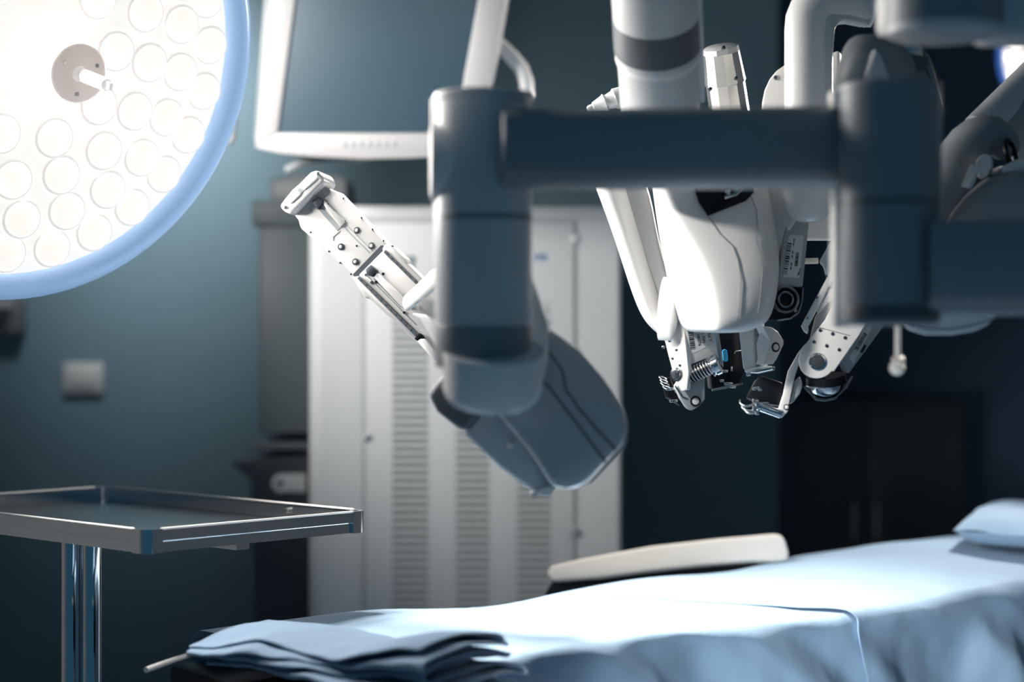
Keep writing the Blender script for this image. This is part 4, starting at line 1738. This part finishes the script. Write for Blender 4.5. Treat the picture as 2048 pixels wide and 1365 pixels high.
    barcode(b, ps, 1708, 698, 0.5, -0.86, 40, 8, 0.0009, seed=3)
    barcode(b, ps, 1720, 704, 0.5, -0.86, 18, 5, 0.0009, seed=8)
    b.build('label', ['label', 'ink'], sp)
    # black drum and chrome ring
    b = MB()
    b.lathe(P(1652, 752, d + 0.02), (0.12, 0.15, -1), [(0, S(40, d)), (S(16, d), S(41, d)), (S(18, d), S(30, d))], 40)
    b.build('drum', 'black', t)
    b = MB()
    b.lathe(P(1650, 766, d + 0.02), (0.12, 0.15, -1), [(0, S(36, d)), (S(4, d), S(39, d)), (S(14, d), S(37, d)), (S(24, d), S(28, d)), (S(32, d), S(14, d)), (S(34, d), S(1, d))], 40)
    b.build('drum_cap', 'chrome', t)
    b = MB()
    pl.strip(b, [(1610, 772), (1634, 798), (1652, 800), (1672, 796), (1694, 774), (1706, 752)], 4, -0.04, -0.01)
    b.build('drum_rim', 'darksteel', t)
    # lower bar to the gripper
    b = MB()
    pl.prism(b, [(1612, 686), (1602, 706), (1600, 722), (1590, 752), (1578, 810), (1576, 824), (1564, 836), (1556, 834), (1555, 822), (1566, 788), (1576, 742), (1596, 706)], -0.028, 0.0005, 0.003, 3)
    lb = b.build('lower_bar', 'white', t)
    b = MB()
    pl.prism(b, [(1590, 762), (1600, 752), (1606, 770), (1600, 788), (1586, 806), (1578, 808)], -0.03, -0.006, 0.003)
    b.build('stop_block', 'grey', lb)
    b = MB()
    pl.cyl(b, 1573, 815, 6, -0.002, 0.002, 20, 1)
    b.mi = 1
    pl.cyl(b, 1573, 815, 4, 0, 0.0028, 16, 1)
    b.build('button', ['ink', 'white_gloss'], lb)
    # gripper
    b = MB()
    pg = PL(1525, 785, d + 0.01, (-0.1, -0.98, 0.1))
    pg.prism(b, [(1492, 795), (1508, 762), (1520, 750), (1566, 765), (1562, 812), (1516, 806)], -0.03, -0.006, 0.003)
    gr = b.build('gripper_body', 'black', t)
    b = MB()
    b.cyl(P(1512, 811, d), P(1562, 829, d), S(9, d), 24, bev=S(1.5, d))
    b.build('gripper_shaft', 'chrome', gr)
    b = MB()
    for i, (x, y, r_) in enumerate(((1490, 804, 14), (1494, 813, 14), (1500, 818, 15))):
        ar = []
        for a in range(-30, 200, 12):
            th = math.radians(a)
            ar.append(P(x + r_ * math.cos(th) * 1.0 + 4, y + r_ * 0.62 * math.sin(th), d - 0.004 * math.sin(th) * 2))
        b.tube(ar, S(2.2, d), 8)
    b.build('gripper_ring', 'steel', gr, 60)
    b = MB()
    for x, y, w, h in ((1508, 803, 3, 3), (1514, 808, 3, 8), (1509, 818, 4, 6), (1514, 826, 4, 4), (1508, 778, 3, 3), (1514, 776, 5, 2), (1520, 780, 4, 2), (1528, 806, 9, 1)):
        b.box(P(x, y, d - 0.012), (S(w, d), 0.003, S(h, d)), None, 0.0007)
    b.build('gripper_fitting', 'steel', gr)


arm_right()


# ================================================================== foreground joint at the top right
def arm_top():
    d = 1.95
    t = thing('robotic_arm', 'blurred grey arm joint hanging in from the top right corner of the picture', 'robot arm', P(1885, 0, d))
    b = MB()
    r = S(116, d)
    p0 = P(1886, 80, d)
    L = S(260, d)
    b.lathe(p0, UP, [(0, r * 0.45), (S(3, d), r * 0.80), (S(12, d), r * 0.97), (S(22, d), r), (L, r)], 64)
    b.build('joint', 'post', t, 40)
    b = MB()
    b.lathe(P(1886, 56, d), UP, [(0, r + 0.0002), (0.001, r + 0.0012), (S(240, d), r + 0.0012)], 64)
    o = b.build('sleeve', 'shaded_paint', t)
    b = MB()
    pl = PL(1785, 20, d - 0.005)
    pl.prism(b, [(1768, -120), (1802, -120), (1806, 40), (1790, 62), (1770, 56)], -0.05, 0.0, 0.006, 3)
    b.build('lit_edge_strip', 'white', t)  # white piece added for the lit strip left of the joint
    b = MB()
    pl = PL(2020, 40, d - 0.02)
    pl.prism(b, [(1960, -120), (2200, -120), (2200, 74), (1985, 70), (1975, 50)], -0.09, 0.0, 0.012, 4)
    b.build('link', 'post', t)


arm_top()


# ================================================================== arm at the right edge
def arm_edge():
    d = 2.55
    t = thing('robotic_arm', 'shaded robotic arm at the right edge with slanted tube entering a rounded joint', 'robot arm', P(1970, 320, d))
    b = MB()
    a, c = P(1956, 258, d + 0.08), P(2110, 106, d + 0.16)
    b.tube([a, (a + c) / 2, c], S(33, d), 28)
    b.build('tube', 'post', t)
    b = MB()
    pt = PL(2040, 250, d + 0.1, (-0.1, -1, -0.1))
    pt.prism(b, [(2000, 238), (2100, 120), (2140, 180), (2140, 360), (2032, 330), (2010, 270)], -0.03, 0.0, 0.01, 4)
    b.build('tube_cover', 'shaded_paint', t)
    # hood curving over the joint
    b = MB()
    rings = []
    cl = [(1865, 520, 62), (1880, 440, 60), (1900, 370, 56), (1926, 310, 52), (1956, 272, 50), (1988, 268, 46), (2012, 292, 36), (2020, 318, 22)]
    pts = [P(x, y, d + 0.0) for x, y, r in cl]
    b.tube(pts, [S(r, d) for x, y, r in cl], 28, 0.8)
    b.build('hood', 'shaded_paint', t, 60, subsurf=1)
    b = MB()
    b.torus(P(2022, 310, d - 0.03), (0.8, -0.5, 0.2), S(30, d), S(5, d), 30, 8)
    b.build('hood_ring', 'black', t)
    b = MB()
    c = P(1968, 330, d - 0.055)
    b.lathe(c, (-0.25, -0.95, 0.1), [(-0.03, S(22, d)), (0, S(22, d)), (0.005, S(18, d)), (0.006, 0.001)], 30, ref=(0.3, 0, 1), sy=0.75)
    b.build('inner_cap', 'white', t, 50)
    b = MB()
    pl = PL(1938, 352, d - 0.06, (-0.75, -0.62, 0.05))
    pl.prism(b, [(1941, 328), (1953, 332), (1936, 377), (1921, 373)], -0.01, 0.0, 0.001)
    b.build('side_window', 'white', t)
    b = MB()
    pl = PL(1980, 410, d - 0.07, (-0.1, -0.95, -0.2))
    pl.prism(b, [(1900, 440), (1940, 396), (1982, 362), (2020, 346), (2060, 346), (2120, 370), (2120, 520), (1880, 520)], -0.10, 0.0, 0.016, 5)
    b.build('lower_body', 'shaded_paint', t)
    b = MB()
    b.tube([P(2004, 343, d - 0.06), P(2030, 334, d - 0.06), P(2070, 340, d - 0.04)], [S(8, d), S(14, d), S(24, d)], 16)
    b.build('side_fin', 'white_gloss', t, 60)


arm_edge()

# hanging hook rod with a ball end, far behind
d = 3.6
b = MB()
b.cyl(P(1795, 560, d), P(1795, 722, d), S(6, d), 14)
b.cyl(P(1784, 722, d), P(1808, 722, d), S(9, d), 14, bev=S(2, d))
b.lathe(P(1794, 752, d), UP, [(S(20 * (1 - math.cos(PI * k / 10)) / 1.25, d), S(16 * math.sin(PI * k / 10), d)) for k in range(11)], 20)
b.cyl(P(1795, -300, d), P(1795, 562, d), S(4, d), 10)
o = b.build('hanging_hook', 'beige')
tag(o, 'pale thin rod with ball end hanging below the right column', 'hook')

# dark storage unit far back on the right
pl = PL(1800, 900, 5.8)
t = thing('storage_cabinet', 'dark storage cabinet barely visible in the shade behind the right end of table', 'cabinet', Vector((pl.at(1750, 0).x, 6.05, 0)))
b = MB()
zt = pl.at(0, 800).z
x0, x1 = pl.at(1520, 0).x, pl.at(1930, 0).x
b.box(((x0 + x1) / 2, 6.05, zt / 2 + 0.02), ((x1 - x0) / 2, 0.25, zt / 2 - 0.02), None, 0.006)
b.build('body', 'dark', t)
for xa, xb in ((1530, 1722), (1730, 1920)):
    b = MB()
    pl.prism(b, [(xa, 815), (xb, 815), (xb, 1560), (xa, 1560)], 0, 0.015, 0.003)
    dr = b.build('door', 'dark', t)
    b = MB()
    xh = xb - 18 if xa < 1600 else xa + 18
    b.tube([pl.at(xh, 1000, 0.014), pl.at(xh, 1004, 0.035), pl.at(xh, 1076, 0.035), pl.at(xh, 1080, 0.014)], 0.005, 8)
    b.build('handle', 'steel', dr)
